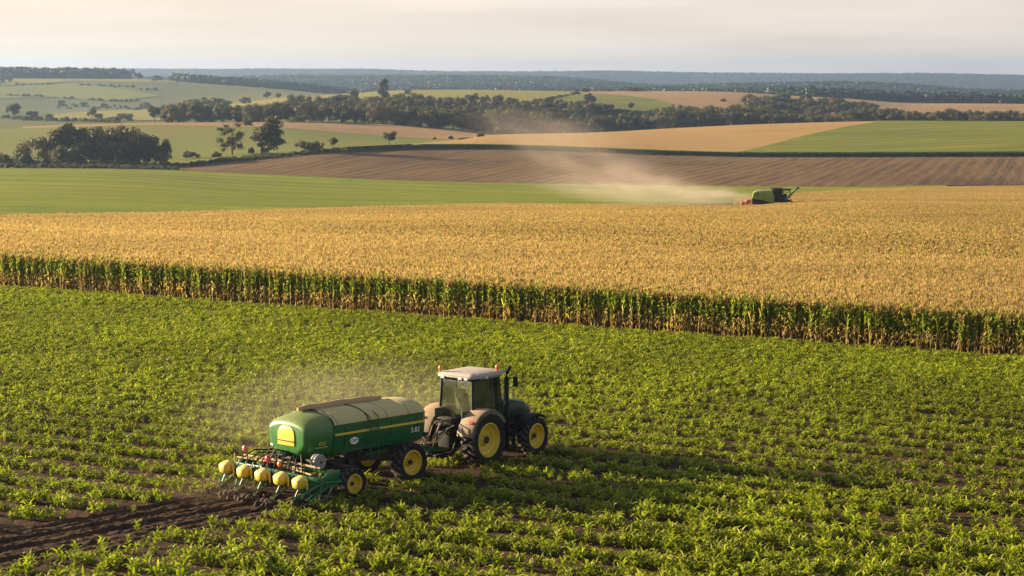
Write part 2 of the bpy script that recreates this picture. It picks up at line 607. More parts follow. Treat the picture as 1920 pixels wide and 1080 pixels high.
# one sheet of ground from behind the camera to the horizon
gy = [np.full_like(Y1, v) for v in (-60., -20., 10., 30., 45., 55., 65., 75., 85.)]
gy = [np.minimum(g, Y1 - 12 + i * 1.0) for i, g in enumerate(gy)]
AY = np.concatenate([np.array(gy), GY])
AZ = np.concatenate([np.zeros((len(gy), len(Y1))), GZ - 0.12])
AX = UC[None, :] * np.maximum(AY, 50)
nr, ncol = AY.shape
gv = np.stack([AX, AY, AZ], -1).reshape(-1, 3)
idx = np.arange(nr * ncol).reshape(nr, ncol)
gf = np.stack([idx[:-1, :-1], idx[:-1, 1:], idx[1:, 1:], idx[1:, :-1]], -1).reshape(-1, 4)
M_soil = mat_field('soil', (0.036, 0.018, 0.010), (0.075, 0.040, 0.022), (0.066, 0.031, 0.016), scale=2.5, big=0.3, bump=0.10, bump_scale=6.0)
M_land = mat_field('pasture', (0.085, 0.098, 0.024), (0.12, 0.128, 0.034), (0.135, 0.130, 0.045), scale=0.05, big=0.006, bump=0.8, bump_scale=0.4)
gme = np_mesh('ground', gv, gf, smooth=True)
ground = link_mesh('ground', gme, M_land)
tag(ground, kind='structure')

def sheet(name, px0, px1, Ylo, Yhi, mat, dz0=0.2, dz1=None, nu=None, nv=24):
    """a field laid over the land between two curves Y(px)"""
    dz1 = dz0 if dz1 is None else dz1
    nu = nu or max(8, int((px1 - px0) / 12))
    px = np.linspace(px0, px1, nu + 1)
    u = (px - 960) / (FPX * CP + 405 * SP)
    lo = Ylo(px) if callable(Ylo) else np.interp(px, PXC, Ylo)
    hi = Yhi(px) if callable(Yhi) else np.interp(px, PXC, Yhi)
    s = np.linspace(0, 1, nv + 1)[:, None]
    Y = lo[None] * (1 - s) + hi[None] * s
    X = u[None] * np.maximum(Y, 50)
    Z = ground_z(X, Y) + dz0 * (1 - s) + dz1 * s
    v = np.stack([X, Y, Z], -1).reshape(-1, 3)
    ii = np.arange(v.shape[0]).reshape(nv + 1, nu + 1)
    f = np.stack([ii[:-1, :-1], ii[:-1, 1:], ii[1:, 1:], ii[1:, :-1]], -1).reshape(-1, 4)
    o = link_mesh(name, np_mesh(name, v, f, smooth=True), mat)
    tag(o, kind='structure')
    return o

def ycurve(d, ymin, ymax, lift=0.0, step=20):
    """Y(px) of the land seen along an image curve"""
    ks = sorted(d)
    pp = np.arange(ks[0], ks[-1] + 1, step, dtype=float)
    yy = np.interp(pp, ks, [d[k] for k in ks])
    Y = np.array([(lambda h_: h_[1] if h_ is not None else np.nan)(hit(p, y, ymin, ymax, lift)) for p, y in zip(pp, yy)])
    ok = ~np.isnan(Y)
    return lambda q: np.interp(q, pp[ok], Y[ok])

near_soil_rows = [(-60.0), 20.0, 40.0, 55.0]
# bare soil of the near field, with fine clods as real relief near the camera
def near_soil():
    ns, nt_ = 420, 150
    tt = np.linspace(0, 1, nt_ + 1)[:, None]
    px = np.linspace(-800, 2720, ns + 1)
    u = (px - 960) / (FPX * CP + 405 * SP)
    yend = LC / (u * LN[0] + LN[1])
    Y = 44 + (yend[None] + 0.6 - 44) * tt
    X = u[None] * Y
    rng = np.random.default_rng(3)
    Z = 0.02 + rng.normal(0, 0.012, X.shape)
    v = np.stack([X, Y, Z], -1).reshape(-1, 3)
    ii = np.arange(v.shape[0]).reshape(nt_ + 1, ns + 1)
    f = np.stack([ii[:-1, :-1], ii[:-1, 1:], ii[1:, 1:], ii[1:, :-1]], -1).reshape(-1, 4)
    o = link_mesh('bare_soil', np_mesh('bare_soil', v, f, smooth=True), M_soil)
    tag(o, kind='structure')
near_soil()

# fields, near to far
M_lgreen = mat_field('young_green_crop', (0.140, 0.172, 0.006), (0.240, 0.262, 0.010), (0.235, 0.222, 0.012), scale=0.28, big=0.02,
                     streak=[(0.97, -0.24, 0.035, 0.6), (0.97, -0.24, 0.11, 0.7)], bands=[(0.97, -0.24, 23.0, 0.55, 3.0)], streak_col=(0.10, 0.13, 0.008), bump=0.5, bump_scale=1.2)
M_plough = mat_field('ploughed_earth', (0.048, 0.025, 0.012), (0.082, 0.043, 0.020), (0.078, 0.045, 0.018), scale=0.6, big=0.015,
                     streak=[(0.25, 0.97, 0.13, 0.5), (0.25, 0.97, 0.5, 0.35)], bands=[(0.25, 0.97, 4.3, 0.72, 3.2), (0.25, 0.97, 1.3, 0.4, 2.0)], streak_col=(0.21, 0.125, 0.048), bump=0.5, bump_scale=0.9)
M_tan = mat_field('ripe_grain', (0.34, 0.20, 0.065), (0.43, 0.26, 0.088), (0.38, 0.225, 0.074), scale=0.4, big=0.02,
                  streak=[(0.9, 0.35, 0.06, 0.5), (0.9, 0.35, 0.2, 0.4)], streak_col=(0.28, 0.165, 0.05), bump=0.4, bump_scale=1.0)
M_green2 = mat_field('green_crop', (0.140, 0.158, 0.006), (0.220, 0.222, 0.010), (0.225, 0.200, 0.014), scale=0.35, big=0.02,
                     streak=[(0.80, 0.6, 0.05, 0.6), (0.80, 0.6, 0.16, 0.6)], bands=[(0.80, 0.6, 15.0, 0.55, 3.0)], streak_col=(0.085, 0.105, 0.009), bump=0.5, bump_scale=0.8)
M_paleg = mat_field('pale_green_crop', (0.135, 0.155, 0.026), (0.170, 0.180, 0.034), (0.180, 0.165, 0.036), scale=0.2, big=0.012, bump=0.4, bump_scale=0.8)
M_yellow = mat_field('yellowing_crop', (0.21, 0.185, 0.032), (0.26, 0.22, 0.042), (0.18, 0.175, 0.030), scale=0.2, big=0.008, bump=0.4, bump_scale=0.8)
M_tan2 = mat_field('stubble', (0.29, 0.170, 0.075), (0.35, 0.21, 0.095), (0.24, 0.155, 0.064), scale=0.2, big=0.01, bump=0.3, bump_scale=0.8)
M_verge = mat_field('grass_verge', (0.11, 0.12, 0.03), (0.17, 0.165, 0.045), (0.19, 0.17, 0.06), scale=0.5, big=0.05, bump=0.6, bump_scale=0.7)
M_wsoil = mat_field('crop_floor', (0.10, 0.065, 0.03), (0.16, 0.10, 0.05), (0.2, 0.13, 0.05), scale=1.0, big=0.05, bump=0.1, bump_scale=3.0)

sheet('ripe_field', -700, 2700, KY[0], KY[1], M_wsoil, 0.0, 0.12, nv=60)
sheet('light_green_field', -400, 1780, KY[1], KY[2], M_lgreen, 0.18, 0.25, nv=30)
sheet('ploughed_field', 325, 2400, KY[2], KY[3], M_plough, 0.12, 0.14, nv=30)
CRX = curve({1380: 0.0, 1417: 0.12, 1488: 0.42, 1559: 0.70, 1608: 0.86, 1640: 0.985, 1665: 1.06}, smooth=0)
def mixY(k0, k1, s):                                   # a curve part of the way between two knots
    return lambda px: np.interp(px, PXC, KY[k0]) * (1 - s(px)) + np.interp(px, PXC, KY[k1]) * s(px)
_wedge = ycurve({640: 280, 690: 277, 745: 271.5, 775: 268, 817: 263, 850: 261, 890: 257}, 700, 1000, 0.9, step=10)
def tan_hi(px):
    c = np.interp(px, PXC, KY[4]) + 25
    w = np.maximum(np.minimum(_wedge(px), c), np.interp(px, PXC, KY[3]) + 0.8)
    a = np.clip((px - 870) / 50, 0, 1)
    return w * (1 - a) + c * a
sheet('tan_field', 650, 1665, KY[3] + 0.6, tan_hi, M_tan, 1.75, 0.4, nv=30)
# the green crop right of the slanting boundary lies a little higher than the grain
def green_lo_dz():
    px = np.linspace(1380, 2400, 90)
    u = (px - 960) / (FPX * CP + 405 * SP)
    s0 = np.zeros_like(px)
    # photo boundary: image curve -> land
    bx = [1380, 1417, 1488, 1559, 1608, 1640, 1665]
    bY = []
    for x_, y_ in zip(bx, [289, 281, 261, 243, 233, 228.5, 226]):
        h_ = hit(x_, y_, 700, 1100, 1.2)
        bY.append(h_[1] if h_ is not None else 1110)
    lo = np.interp(px, PXC, KY[3] + 0.6)
    hi = np.interp(px, PXC, KY[4]) + 25
    lim = np.interp(px, bx, bY)
    hi = np.where(px < 1640, np.minimum(hi, lim), hi)
    hi = np.maximum(hi, lo + 0.05)
    nv = 30
    s = np.linspace(0, 1, nv + 1)[:, None]
    Y = lo[None] * (1 - s) + hi[None] * s
    X = u[None] * Y
    full = np.interp(px, PXC, KY[4]) + 25
    f_ = (Y - lo) / (full - lo)
    Z = ground_z(X, Y) + 1.75 * (1 - f_) + 0.4 * f_ + 0.25
    v = np.stack([X, Y, Z], -1).reshape(-1, 3)
    ii = np.arange(v.shape[0]).reshape(nv + 1, len(px))
    fc = np.stack([ii[:-1, :-1], ii[:-1, 1:], ii[1:, 1:], ii[1:, :-1]], -1).reshape(-1, 4)
    tag(link_mesh('upper_green_field', np_mesh('upper_green_field', v, fc, smooth=True), M_green2), kind='structure')
green_lo_dz()
sheet('valley_green_field', -200, 860, KY[3] + 1, KY[4], M_paleg, 0.15, 0.2)
sheet('stubble_field', 40, 935, KY[4] + 1, KY[5] - 1, M_tan2, 0.25, 0.25, nv=12)
sheet('verge', -200, 760, KY[3] - 0.5, KY[3] + 14, M_verge, 0.3, 0.3, nv=6)
up_hi = KY[7]
sheet('yellow_field', 400, 1095, KY[6], up_hi + 4, M_yellow, 0.3, 0.3)
gl = ycurve({980: 200, 1240: 214}, 1300, 1900)
sheet('hillside_green_field', 1000, 1260, lambda p: np.interp(p, PXC, KY[6]) - 10, ycurve({1000: 192, 1030: 186, 1090: 177, 1160: 179, 1220: 186, 1260: 196}, 1300, 1895, step=10), M_green2, 0.7, 0.7)
sheet('upper_tan_field', 1085, 1700, lambda p: np.interp(p, PXC, KY[6]), up_hi + 4, M_tan2, 0.32, 0.32)
sheet('far_tan_field', 1670, 2000, lambda p: np.interp(p, PXC, KY[6]) + 60, up_hi + 4, M_tan2, 0.32, 0.32)
sheet('pale_strip_field', 100, 340, KY[6] - 130, ycurve({80: 216, 130: 212, 200: 208.5, 270: 206, 350: 204}, 1300, 2100), M_yellow, 0.35, 0.35, nv=10)
sheet('hilltop_field', 10, 330, ycurve({0: 161, 90: 156, 140: 152, 250: 155, 330: 156}, 1900, 2690), KY[8] + 6, M_yellow, 0.4, 0.4, nv=8)
sheet('hill_green_field', -300, 300, ycurve({-300: 185, 0: 185, 100: 183, 200: 190, 300: 181}, 1800, 2690), ycurve({-300: 166, 0: 164, 100: 158, 140: 157, 250: 171, 300: 180}, 1800, 2695), M_paleg, 0.4, 0.4, nv=12)

# ------------------------------------------------------------------ plants as ground cover
def gn_scatter(name, pts, rot, scl, idx, protos, label=None):
    """one object that carries many small plants nobody could count"""
    me = bpy.data.meshes.new(name)
    n = len(pts)
    me.vertices.add(n)
    me.vertices.foreach_set('co', np.asarray(pts, np.float32).ravel())
    a = me.attributes.new('rot', 'FLOAT_VECTOR', 'POINT'); a.data.foreach_set('vector', np.asarray(rot, np.float32).ravel())
    a = me.attributes.new('scl', 'FLOAT_VECTOR', 'POINT'); a.data.foreach_set('vector', np.asarray(scl, np.float32).ravel())
    a = me.attributes.new('pick', 'INT', 'POINT'); a.data.foreach_set('value', np.asarray(idx, np.int32))
    o = link_mesh(name, me)
    c = bpy.data.collections.new(name + '_kinds')
    for i, (pm) in enumerate(protos):
        po = bpy.data.objects.new('%s_%02d' % (pm.name, i), pm)
        c.objects.link(po)
    g = bpy.data.node_groups.new(name, 'GeometryNodeTree')
    g.interface.new_socket('Geometry', in_out='INPUT', socket_type='NodeSocketGeometry')
    g.interface.new_socket('Geometry', in_out='OUTPUT', socket_type='NodeSocketGeometry')
    gi = g.nodes.new('NodeGroupInput'); go = g.nodes.new('NodeGroupOutput')
    ip = g.nodes.new('GeometryNodeInstanceOnPoints')
    ci = g.nodes.new('GeometryNodeCollectionInfo')
    ci.inputs['Collection'].default_value = c
    ci.inputs['Separate Children'].default_value = True
    ci.inputs['Reset Children'].default_value = True
    ip.inputs['Pick Instance'].default_value = True
    def attr(nm, dt):
        q = g.nodes.new('GeometryNodeInputNamedAttribute'); q.data_type = dt
        q.inputs['Name'].default_value = nm
        return q.outputs['Attribute']
    g.links.new(gi.outputs[0], ip.inputs['Points'])
    g.links.new(ci.outputs[0], ip.inputs['Instance'])
    g.links.new(attr('pick', 'INT'), ip.inputs['Instance Index'])
    g.links.new(attr('rot', 'FLOAT_VECTOR'), ip.inputs['Rotation'])
    g.links.new(attr('scl', 'FLOAT_VECTOR'), ip.inputs['Scale'])
    g.links.new(ip.outputs[0], go.inputs[0])
    md = o.modifiers.new('scatter', 'NODES')
    md.node_group = g
    tag(o, label, None, None, 'stuff')
    return o

def blade_geo(rng, base, az, length, width, up, droop, c0, c1, nseg=4, twist=0.0):
    """an arching grass-like leaf: returns verts, quads, colours"""
    d = np.array([math.cos(az), math.sin(az), 0.0])
    side = np.array([-d[1], d[0], 0.0])
    V, C = [], []
    p = np.array(base, float)
    ang = up
    for i in range(nseg + 1):
        s = i / nseg
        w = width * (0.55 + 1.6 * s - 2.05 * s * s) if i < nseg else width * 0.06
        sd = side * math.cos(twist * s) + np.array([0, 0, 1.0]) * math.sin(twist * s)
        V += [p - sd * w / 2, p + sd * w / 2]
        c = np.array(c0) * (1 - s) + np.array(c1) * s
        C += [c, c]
        p = p + (d * math.cos(ang) + np.array([0, 0, 1.0]) * math.sin(ang)) * length / nseg
        ang -= droop / nseg
    F = [[2 * i, 2 * i + 1, 2 * i + 3, 2 * i + 2] for i in range(nseg)]
    return V, F, C

def collect(parts):
    V, F, C, o = [], [], [], 0
    for v, f, c in parts:
        V += list(v); C += list(c)
        F += [[a + o for a in q] for q in f]
        o += len(v)
    return np.array(V), np.array(F), np.array(C)

def seedling(seed, h=0.42, leafy=True):
    rng = np.random.default_rng(seed)
    parts = []
    nb = rng.integers(7, 11)
    a0 = rng.uniform(0, 6.28)
    for i in range(nb):
        az = a0 + i * 2.4 + rng.normal(0, 0.3)
        hz = h * (0.05 + 0.55 * i / nb)
        L = h * rng.uniform(0.65, 1.05)
        g = rng.uniform(0.8, 1.25)
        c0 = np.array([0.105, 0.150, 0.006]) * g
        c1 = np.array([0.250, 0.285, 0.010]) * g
        if rng.random() < 0.07: c0, c1 = np.array([0.22, 0.18, 0.06]), np.array([0.36, 0.28, 0.12])
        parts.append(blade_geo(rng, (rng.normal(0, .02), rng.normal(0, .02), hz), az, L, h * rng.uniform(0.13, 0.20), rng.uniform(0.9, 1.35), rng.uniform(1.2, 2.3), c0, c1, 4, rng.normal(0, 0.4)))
    if leafy:
        for i in range(rng.integers(12, 18)):          # small broad leaves
            az = rng.uniform(0, 6.28)
            b = (rng.normal(0, .10), rng.normal(0, .10), rng.uniform(0.04, 0.30))
            g = rng.uniform(0.75, 1.3)
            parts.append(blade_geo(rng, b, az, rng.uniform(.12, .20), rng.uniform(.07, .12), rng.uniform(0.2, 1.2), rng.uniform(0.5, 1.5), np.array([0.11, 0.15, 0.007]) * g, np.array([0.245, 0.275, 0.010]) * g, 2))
    V, F, C = collect(parts)
    return np_mesh('seedling', V, F, True, C)

def corn_plant(seed, h=1.95, ripe=1.0, dry=1.0, slim=1.0):
    rng = np.random.default_rng(seed)
    parts = []
    lean = rng.normal(0, 0.05, 2)
    gcol = np.array([0.150, 0.195, 0.020])
    drycol = np.array([0.46, 0.32, 0.12])
    # stalk
    st = []
    for i in range(5):
        s = i / 4
        w = 0.030 * (1 - 0.6 * s)
        c = np.array([lean[0] * s * h, lean[1] * s * h, s * h * 0.93])
        for k in range(3):
            st.append(c + np.array([w * math.cos(2.1 * k), w * math.sin(2.1 * k), 0]))
    F = [[3 * i + k, 3 * i + (k + 1) % 3, 3 * i + 3 + (k + 1) % 3, 3 * i + 3 + k] for i in range(4) for k in range(3)]
    C = []
    for i in range(5):
        C += [drycol * 0.75 if i < 2 else gcol * 1.3] * 3
    parts.append((st, F, C))
    nb = 17
    plane = rng.uniform(0, 3.14)
    for i in range(nb):
        s = 0.06 + 0.82 * i / (nb - 1)
        az = plane + (i % 2) * math.pi + rng.normal(0, 0.5)
        g = rng.uniform(0.75, 1.3)
        isdry = (s < 0.42 and rng.random() < 0.62 * dry) or rng.random() < 0.07 * dry
        if isdry:
            c0, c1 = drycol * g * 0.75, drycol * g
        else:
            c0, c1 = gcol * g, np.array([0.215, 0.265, 0.026]) * g
            if s > 0.72 and ripe > 0.5:
                c0 = c0 * 0.35 + np.array([0.28, 0.19, 0.07]) * 0.65
                c1 = c1 * 0.2 + np.array([0.30, 0.20, 0.078]) * 0.8
        L = h * rng.uniform(0.26, 0.38) * (1.0 if s < 0.75 else 0.8)
        b = (lean[0] * s * h, lean[1] * s * h, s * h * 0.93)
        parts.append(blade_geo(rng, b, az, L, 0.075 * slim * rng.uniform(.8, 1.25), rng.uniform(0.9, 1.3) + (1 - slim) * .5, rng.uniform(1.4, 2.6) * (.4 + .6 * slim) if not isdry else rng.uniform(2.6, 3.4), c0, c1, 4, rng.normal(0, .5)))
    if rng.random() < 0.8:                             # the cob in its husk
        s = rng.uniform(0.42, 0.55)
        az = rng.uniform(0, 6.28)
        parts.append(blade_geo(rng, (0, 0, s * h), az, 0.22, 0.085, 1.2, 0.3, drycol * 0.8, drycol * 1.1, 3))
    # tassel
    if ripe > 0.2:
        for i in range(15):
            az = rng.uniform(0, 6.28)
            g = rng.uniform(0.75, 1.25)
            tcol = np.array([0.300, 0.206, 0.098]) * g
            parts.append(blade_geo(rng, (lean[0] * h, lean[1] * h, h * rng.uniform(0.84, 0.93)), az, h * 0.15 * rng.uniform(.7, 1.2), 0.036, rng.uniform(0.7, 1.5), rng.uniform(0.1, 1.2), tcol * 0.8, tcol * 1.1, 2))
    V, F, C = collect(parts)
    return np_mesh('corn_plant', V, F, True, C)

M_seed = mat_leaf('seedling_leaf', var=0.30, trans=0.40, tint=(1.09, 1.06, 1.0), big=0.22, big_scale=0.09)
M_corn = mat_leaf('corn_leaf', var=0.10, trans=0.52, big=0.12, big_scale=0.03)
M_hedge = mat_leaf('far_corn_leaf', var=0.3, trans=0.3, tint=(0.8, 0.9, 0.8))
seeds = [seedling(i, h) for i, h in enumerate([0.40, 0.44, 0.36, 0.48, 0.42, 0.54])]
for s_ in seeds: s_.materials.append(M_seed)
corns = [corn_plant(40 + i, 1.0, ripe=1.0) for i in range(7)]
fronts = [corn_plant(60 + i, 1.0, ripe=0.8 if i % 3 == 2 else 0.0, dry=0.95, slim=0.62) for i in range(8)]
for s_ in corns + fronts: s_.materials.append(M_corn)
rng = np.random.default_rng(11)

# heading of the seeder and its fresh track
PL_H = R(44.0)                                         # heading from +Y towards +X
PL_F = np.array([math.sin(PL_H), math.cos(PL_H)])
PL_L = np.array([-PL_F[1], PL_F[0]])
PL_O = np.array([-4.16, 69.88])                        # ground point between the big wheels
TR_H = R(37.5)
TR_F = np.array([math.sin(TR_H), math.cos(TR_H)])
TR_L = np.array([-TR_F[1], TR_F[0]])
TR_O = np.array([-1.74, 72.5])

def vnoise(x, y, seed, cell):
    r = np.random.default_rng(seed).random((257, 257))
    xi = x / cell; yi = y / cell
    x0 = np.floor(xi).astype(int); y0 = np.floor(yi).astype(int)
    fx = xi - x0; fy = yi - y0
    fx = fx * fx * (3 - 2 * fx); fy = fy * fy * (3 - 2 * fy)
    g = lambda a, b: r[a % 257, b % 257]
    return (g(x0, y0) * (1 - fx) + g(x0 + 1, y0) * fx) * (1 - fy) + (g(x0, y0 + 1) * (1 - fx) + g(x0 + 1, y0 + 1) * fx) * fy

def near_crop():
    pts = []
    nn = np.arange(LC - 95, LC - 1.1, 0.49)
    for k, nv_ in enumerate(nn):
        l = np.arange(-75, 75, 0.12) + rng.uniform(0, 0.08)
        l = l + rng.normal(0, 0.06, l.shape)
        q = nv_ + rng.normal(0, 0.13, l.shape)
        pts.append(LD[None] * (l + LA @ LD + 30)[:, None] + LN[None] * q[:, None])
    P = np.concatenate(pts)
    # scattered growth between the rows
    F_ = np.stack([rng.uniform(-52, 52, 24000), rng.uniform(46, 140, 24000)], -1)
    row = np.concatenate([np.ones(len(P)), np.zeros(len(F_))])
    P = np.concatenate([P, F_])
    X, Y = P[:, 0], P[:, 1]
    keep = (Y > 47) & (np.abs(X) < 0.262 * Y + 15) & (P @ LN < LC - 1.0)
    # gaps: long patches along the rows, stronger near the camera
    a = P @ LD; b = P @ LN
    g1 = vnoise(a, b, 5, 4.0); g2 = vnoise(a * 0.30, b, 6, 1.35)
    fade = np.clip((78 - Y) / 14, 0.10, 1)
    dens = 1.0 - fade * np.clip((g2 - 0.60) * 2.6, 0, 0.6) - 0.35 * np.clip(g1 - 0.6, 0, 1)
    band = 0.5 + 0.5 * np.cos(2 * math.pi * (b + 0.25 * (vnoise(a, b, 17, 6.0) - .5)) / 1.96)
    close = np.clip((104 - Y) / 30, 0.15, 1)
    dens = dens * np.clip(1 - close * 0.95 * np.clip((0.74 - band) * 1.8, 0, 1), 0, 1)
    # planter: fresh track
    rel = P - PL_O
    s = rel @ PL_F; t_ = rel @ PL_L
    tr = (s < -3.6) & (t_ < 1.85) & (t_ > -2.0 - 0.04 * np.maximum(0, -s - 4.6))
    dens = np.where(tr, 0.006, dens)
    side = (s < -6) & ~tr & (t_ < 0) & (t_ > -4.6 - 0.1 * np.maximum(0, -s - 6))
    dens = np.where(side, dens * 0.65, dens)
    side2 = (s < -6) & (t_ >= 1.85) & (t_ < 3.0)
    dens = np.where(side2, dens * 0.8, dens)
    lowl = (Y < 63) & (X < -4)
    dens = np.where(lowl, dens * 0.92, dens)
    # pressed flat under wheels
    for (ss, tt) in ((0, 1.0), (0, -1.0)):
        dens = np.where((np.abs(t_ - tt) < 0.3) & (s < 0.5) & (s > -6), 0.0, dens)
    rt = P - TR_O
    s2 = rt @ TR_F; t2 = rt @ TR_L
    for tt in (0.95, -0.95):
        dens = np.where((np.abs(t2 - tt) < 0.42) & (s2 < 3.3) & (s2 > -6), dens * 0.10, dens)
    dens = np.where((row == 0) & tr, 0, dens)
    keep &= rng.random(len(P)) < dens
    P = P[keep]; row = row[keep]
    n = len(P)
    z = np.zeros(n)
    pts3 = np.column_stack([P, z])
    rot = np.column_stack([rng.normal(0, .12, n), rng.normal(0, .12, n), rng.uniform(0, 6.28, n)])
    sz = (0.52 + 0.13 * np.clip((74 - P[:, 1]) / 17, 0, 1)) * np.where(row == 1, rng.uniform(0.7, 1.3, n), rng.uniform(0.4, 0.8, n)) * (0.92 + 0.25 * vnoise(P[:, 0], P[:, 1], 9, 7.0))
    scl = np.column_stack([sz, sz, sz * rng.uniform(.85, 1.25, n) * (1 + 0.25 * np.clip((72 - P[:, 1]) / 14, 0, 1))])
    pick = rng.integers(0, len(seeds), n)
    gn_scatter('crop_seedlings', pts3, rot, scl, pick, seeds, 'low bright green young crop covering the near field around the tractor')
    return n

def corn_field():
    pts = []
    for nv_ in np.arange(LC + 0.15, LC + 38, 0.32):
        l = np.arange(-120, 125, 0.13)
        l = l + rng.normal(0, 0.05, l.shape)
        pts.append(LD[None] * (l + LA @ LD + 30)[:, None] + LN[None] * (nv_ + rng.normal(0, .06, l.shape))[:, None])
    for nv_ in (LC + 0.05, LC + 0.25, LC + 0.5, LC + 0.8):    # the thick-standing outermost rows
        l = np.arange(-120, 125, 0.15) + rng.normal(0, 0.06, len(np.arange(-120, 125, 0.15)))
        pts.append(LD[None] * (l + LA @ LD + 30)[:, None] + LN[None] * (nv_ + rng.normal(0, .08, l.shape))[:, None])
    P1 = np.concatenate(pts)
    pts = []
    for nv_ in np.arange(LC + 38, LC + 470, 0.56):
        l = np.arange(-420, 160, 0.33) + rng.uniform(0, .6)
        l = l + rng.normal(0, 0.15, l.shape)
        pts.append(LD[None] * (l + LA @ LD + 30)[:, None] + LN[None] * (nv_ + rng.normal(0, .15, l.shape))[:, None])
    P2 = np.concatenate(pts)
    P = np.concatenate([P1, P2])
    X, Y = P[:, 0], P[:, 1]
    px = X / Y * (FPX * CP + 405 * SP) + 960
    yfar = np.interp(px, PXC, KY[1])
    keep = (px > np.where(Y < 220, -480, -200)) & (px < np.where(Y < 260, 2560, 2150)) & (Y < yfar - 0.5)
    P = P[keep]; yfar = yfar[keep]
    # cut swath behind the harvester
    rel = P - CB_O
    s = rel @ CB_F; t_ = rel @ CB_L
    keep = ~((s < 3.4) & (np.abs(t_) < 3.1) & (s > -6.0)) & ~((s <= -6.0) & (t_ > -3.1))
    P = P[keep]; yfar = yfar[keep]
    n = len(P)
    depth = P @ LN - LC
    fr = np.clip(depth / 200, 0, 1)
    hh = (1.95 * (1 - fr) + 1.12 * fr) * rng.normal(1.0, 0.035, n) * (0.97 + 0.06 * vnoise(P[:, 0], P[:, 1], 14, 6.0))
    z = ground_z(P[:, 0], P[:, 1])
    rot = np.column_stack([rng.normal(0, .05, n), rng.normal(0, .05, n), rng.uniform(0, 6.28, n)])
    wd = np.where(depth < 38, 1.15, 1.45) * (0.85 + 0.15 * hh)
    hh = np.where(depth < 3.0, hh * rng.normal(1.0, 0.05, n), hh)
    scl = np.column_stack([wd * 0.9, wd * 0.9, hh])
    first = depth < 2.6
    pick = np.where(first & (rng.random(n) < 0.9), rng.integers(7, 15, n), rng.integers(0, 7, n))
    gn_scatter('ripe_corn', np.column_stack([P, z]), rot, scl, pick, corns + fronts, 'wide field of tall golden ripe corn with a green front edge')
    return n

# the harvester's place, needed for its swath
cb_hit = hit(1450, 380, 150, 500, 1.2)
CB_O = cb_hit[:2]
CB_H = R(96.0)
CB_F = np.array([math.sin(CB_H), math.cos(CB_H)])
CB_L = np.array([-CB_F[1], CB_F[0]])
CB_Z = float(ground_z(CB_O[0:1], CB_O[1:2])[0])
n_near = near_crop()
n_corn = corn_field()

# green standing edge of the far grain and of the upper green field
def far_edge():
    hed = [corn_plant(80 + i, 1.0, ripe=0.0, dry=0.3) for i in range(4)]
    for h_ in hed: h_.materials.append(M_hedge)
    P, HH = [], []
    for px in np.arange(640, 2350, 0.9):
        Yb = np.interp(px, PXC, KY[3])
        u = (px - 960) / (FPX * CP + 405 * SP)
        for k in range(5):
            y = Yb - 0.2 + k * 0.55 + rng.normal(0, .15)
            P.append((u * y + rng.normal(0, .1), y))
            HH.append(rng.uniform(1.65, 2.15) * np.interp(px, [640, 820, 1000], [0.5, 0.85, 1.0]))
    P = np.array(P); HH = np.array(HH)
    n = len(P)
    z = ground_z(P[:, 0], P[:, 1])
    rot = np.column_stack([rng.normal(0, .06, n), rng.normal(0, .06, n), rng.uniform(0, 6.28, n)])
    gn_scatter('far_corn_edge', np.column_stack([P, z]), rot, np.column_stack([HH * 1.4, HH * 1.4, HH]), rng.integers(0, 4, n), hed, 'thin dark green standing crop edge above the ploughed field')
far_edge()

# fresh tilled track behind the seeder
def tilled_track():
    L, W = 34.0, 4.0
    ns, nt_ = 420, 96
    s = np.linspace(-4.6, -4.6 - L, ns + 1)
    t_ = np.linspace(-W / 2, W / 2, nt_ + 1)
    S, T = np.meshgrid(s, t_, indexing='ij')
    P = PL_O[None, None] + PL_F * S[..., None] + PL_L * (T * np.where(T < 0, 1 + 0.02 * np.maximum(0, -S - 4.6), 1.0) - 0.10 + 0.05 * np.sin(S * 0.6))[..., None]
    edge = np.clip((W / 2 - np.abs(T)) / 0.35, 0, 1)
    rr = np.random.default_rng(8)
    Tw = T + 0.05 * (vnoise(S, T, 31, 1.6) - .5)
    Z = 0.045 + (0.026 * np.cos(2 * math.pi * Tw / 0.92) + 0.030 * np.cos(2 * math.pi * Tw / 0.46 + 1)) * edge * (0.5 + vnoise(S * .5, T * 2, 33, 1.1))
    Z += 0.035 * (vnoise(S * 1.0, T, 21, 0.30) - 0.5) + 0.055 * (vnoise(S, T, 22, 0.14) - 0.5) + 0.04 * (vnoise(S, T, 23, 0.07) - 0.5) + rr.normal(0, 0.008, S.shape)
    Z = np.where(edge < 0.15, 0.024 + (Z - 0.024) * edge / 0.15, Z)
    v = np.stack([P[..., 0], P[..., 1], np.maximum(Z, 0.012)], -1).reshape(-1, 3)
    ii = np.arange(v.shape[0]).reshape(ns + 1, nt_ + 1)
    f = np.stack([ii[:-1, :-1], ii[:-1, 1:], ii[1:, 1:], ii[1:, :-1]], -1).reshape(-1, 4)
    m = mat_field('fresh_soil', (0.030, 0.016, 0.009), (0.070, 0.038, 0.021), (0.095, 0.052, 0.028), scale=4.0, big=0.8, bump=0.06, bump_scale=12.0)
    tag(link_mesh('tilled_track', np_mesh('tilled_track', v, f, True), m), kind='structure')
tilled_track()

# ------------------------------------------------------------------ trees
M_bark = mat_field('bark', (0.085, 0.060, 0.042), (0.13, 0.10, 0.075), None, scale=6.0, bump=0.02, bump_scale=20.0)
M_crown = mat_leaf('tree_leaf', var=0.24, trans=0.22, big=0.18, big_scale=0.02, tcol=(1.0, 1.0, 0.5))
M_wood = mat_leaf('wood_leaf', var=0.3, trans=0.04, big=0.30, big_scale=0.006, tcol=(1.0, 1.0, 0.6))

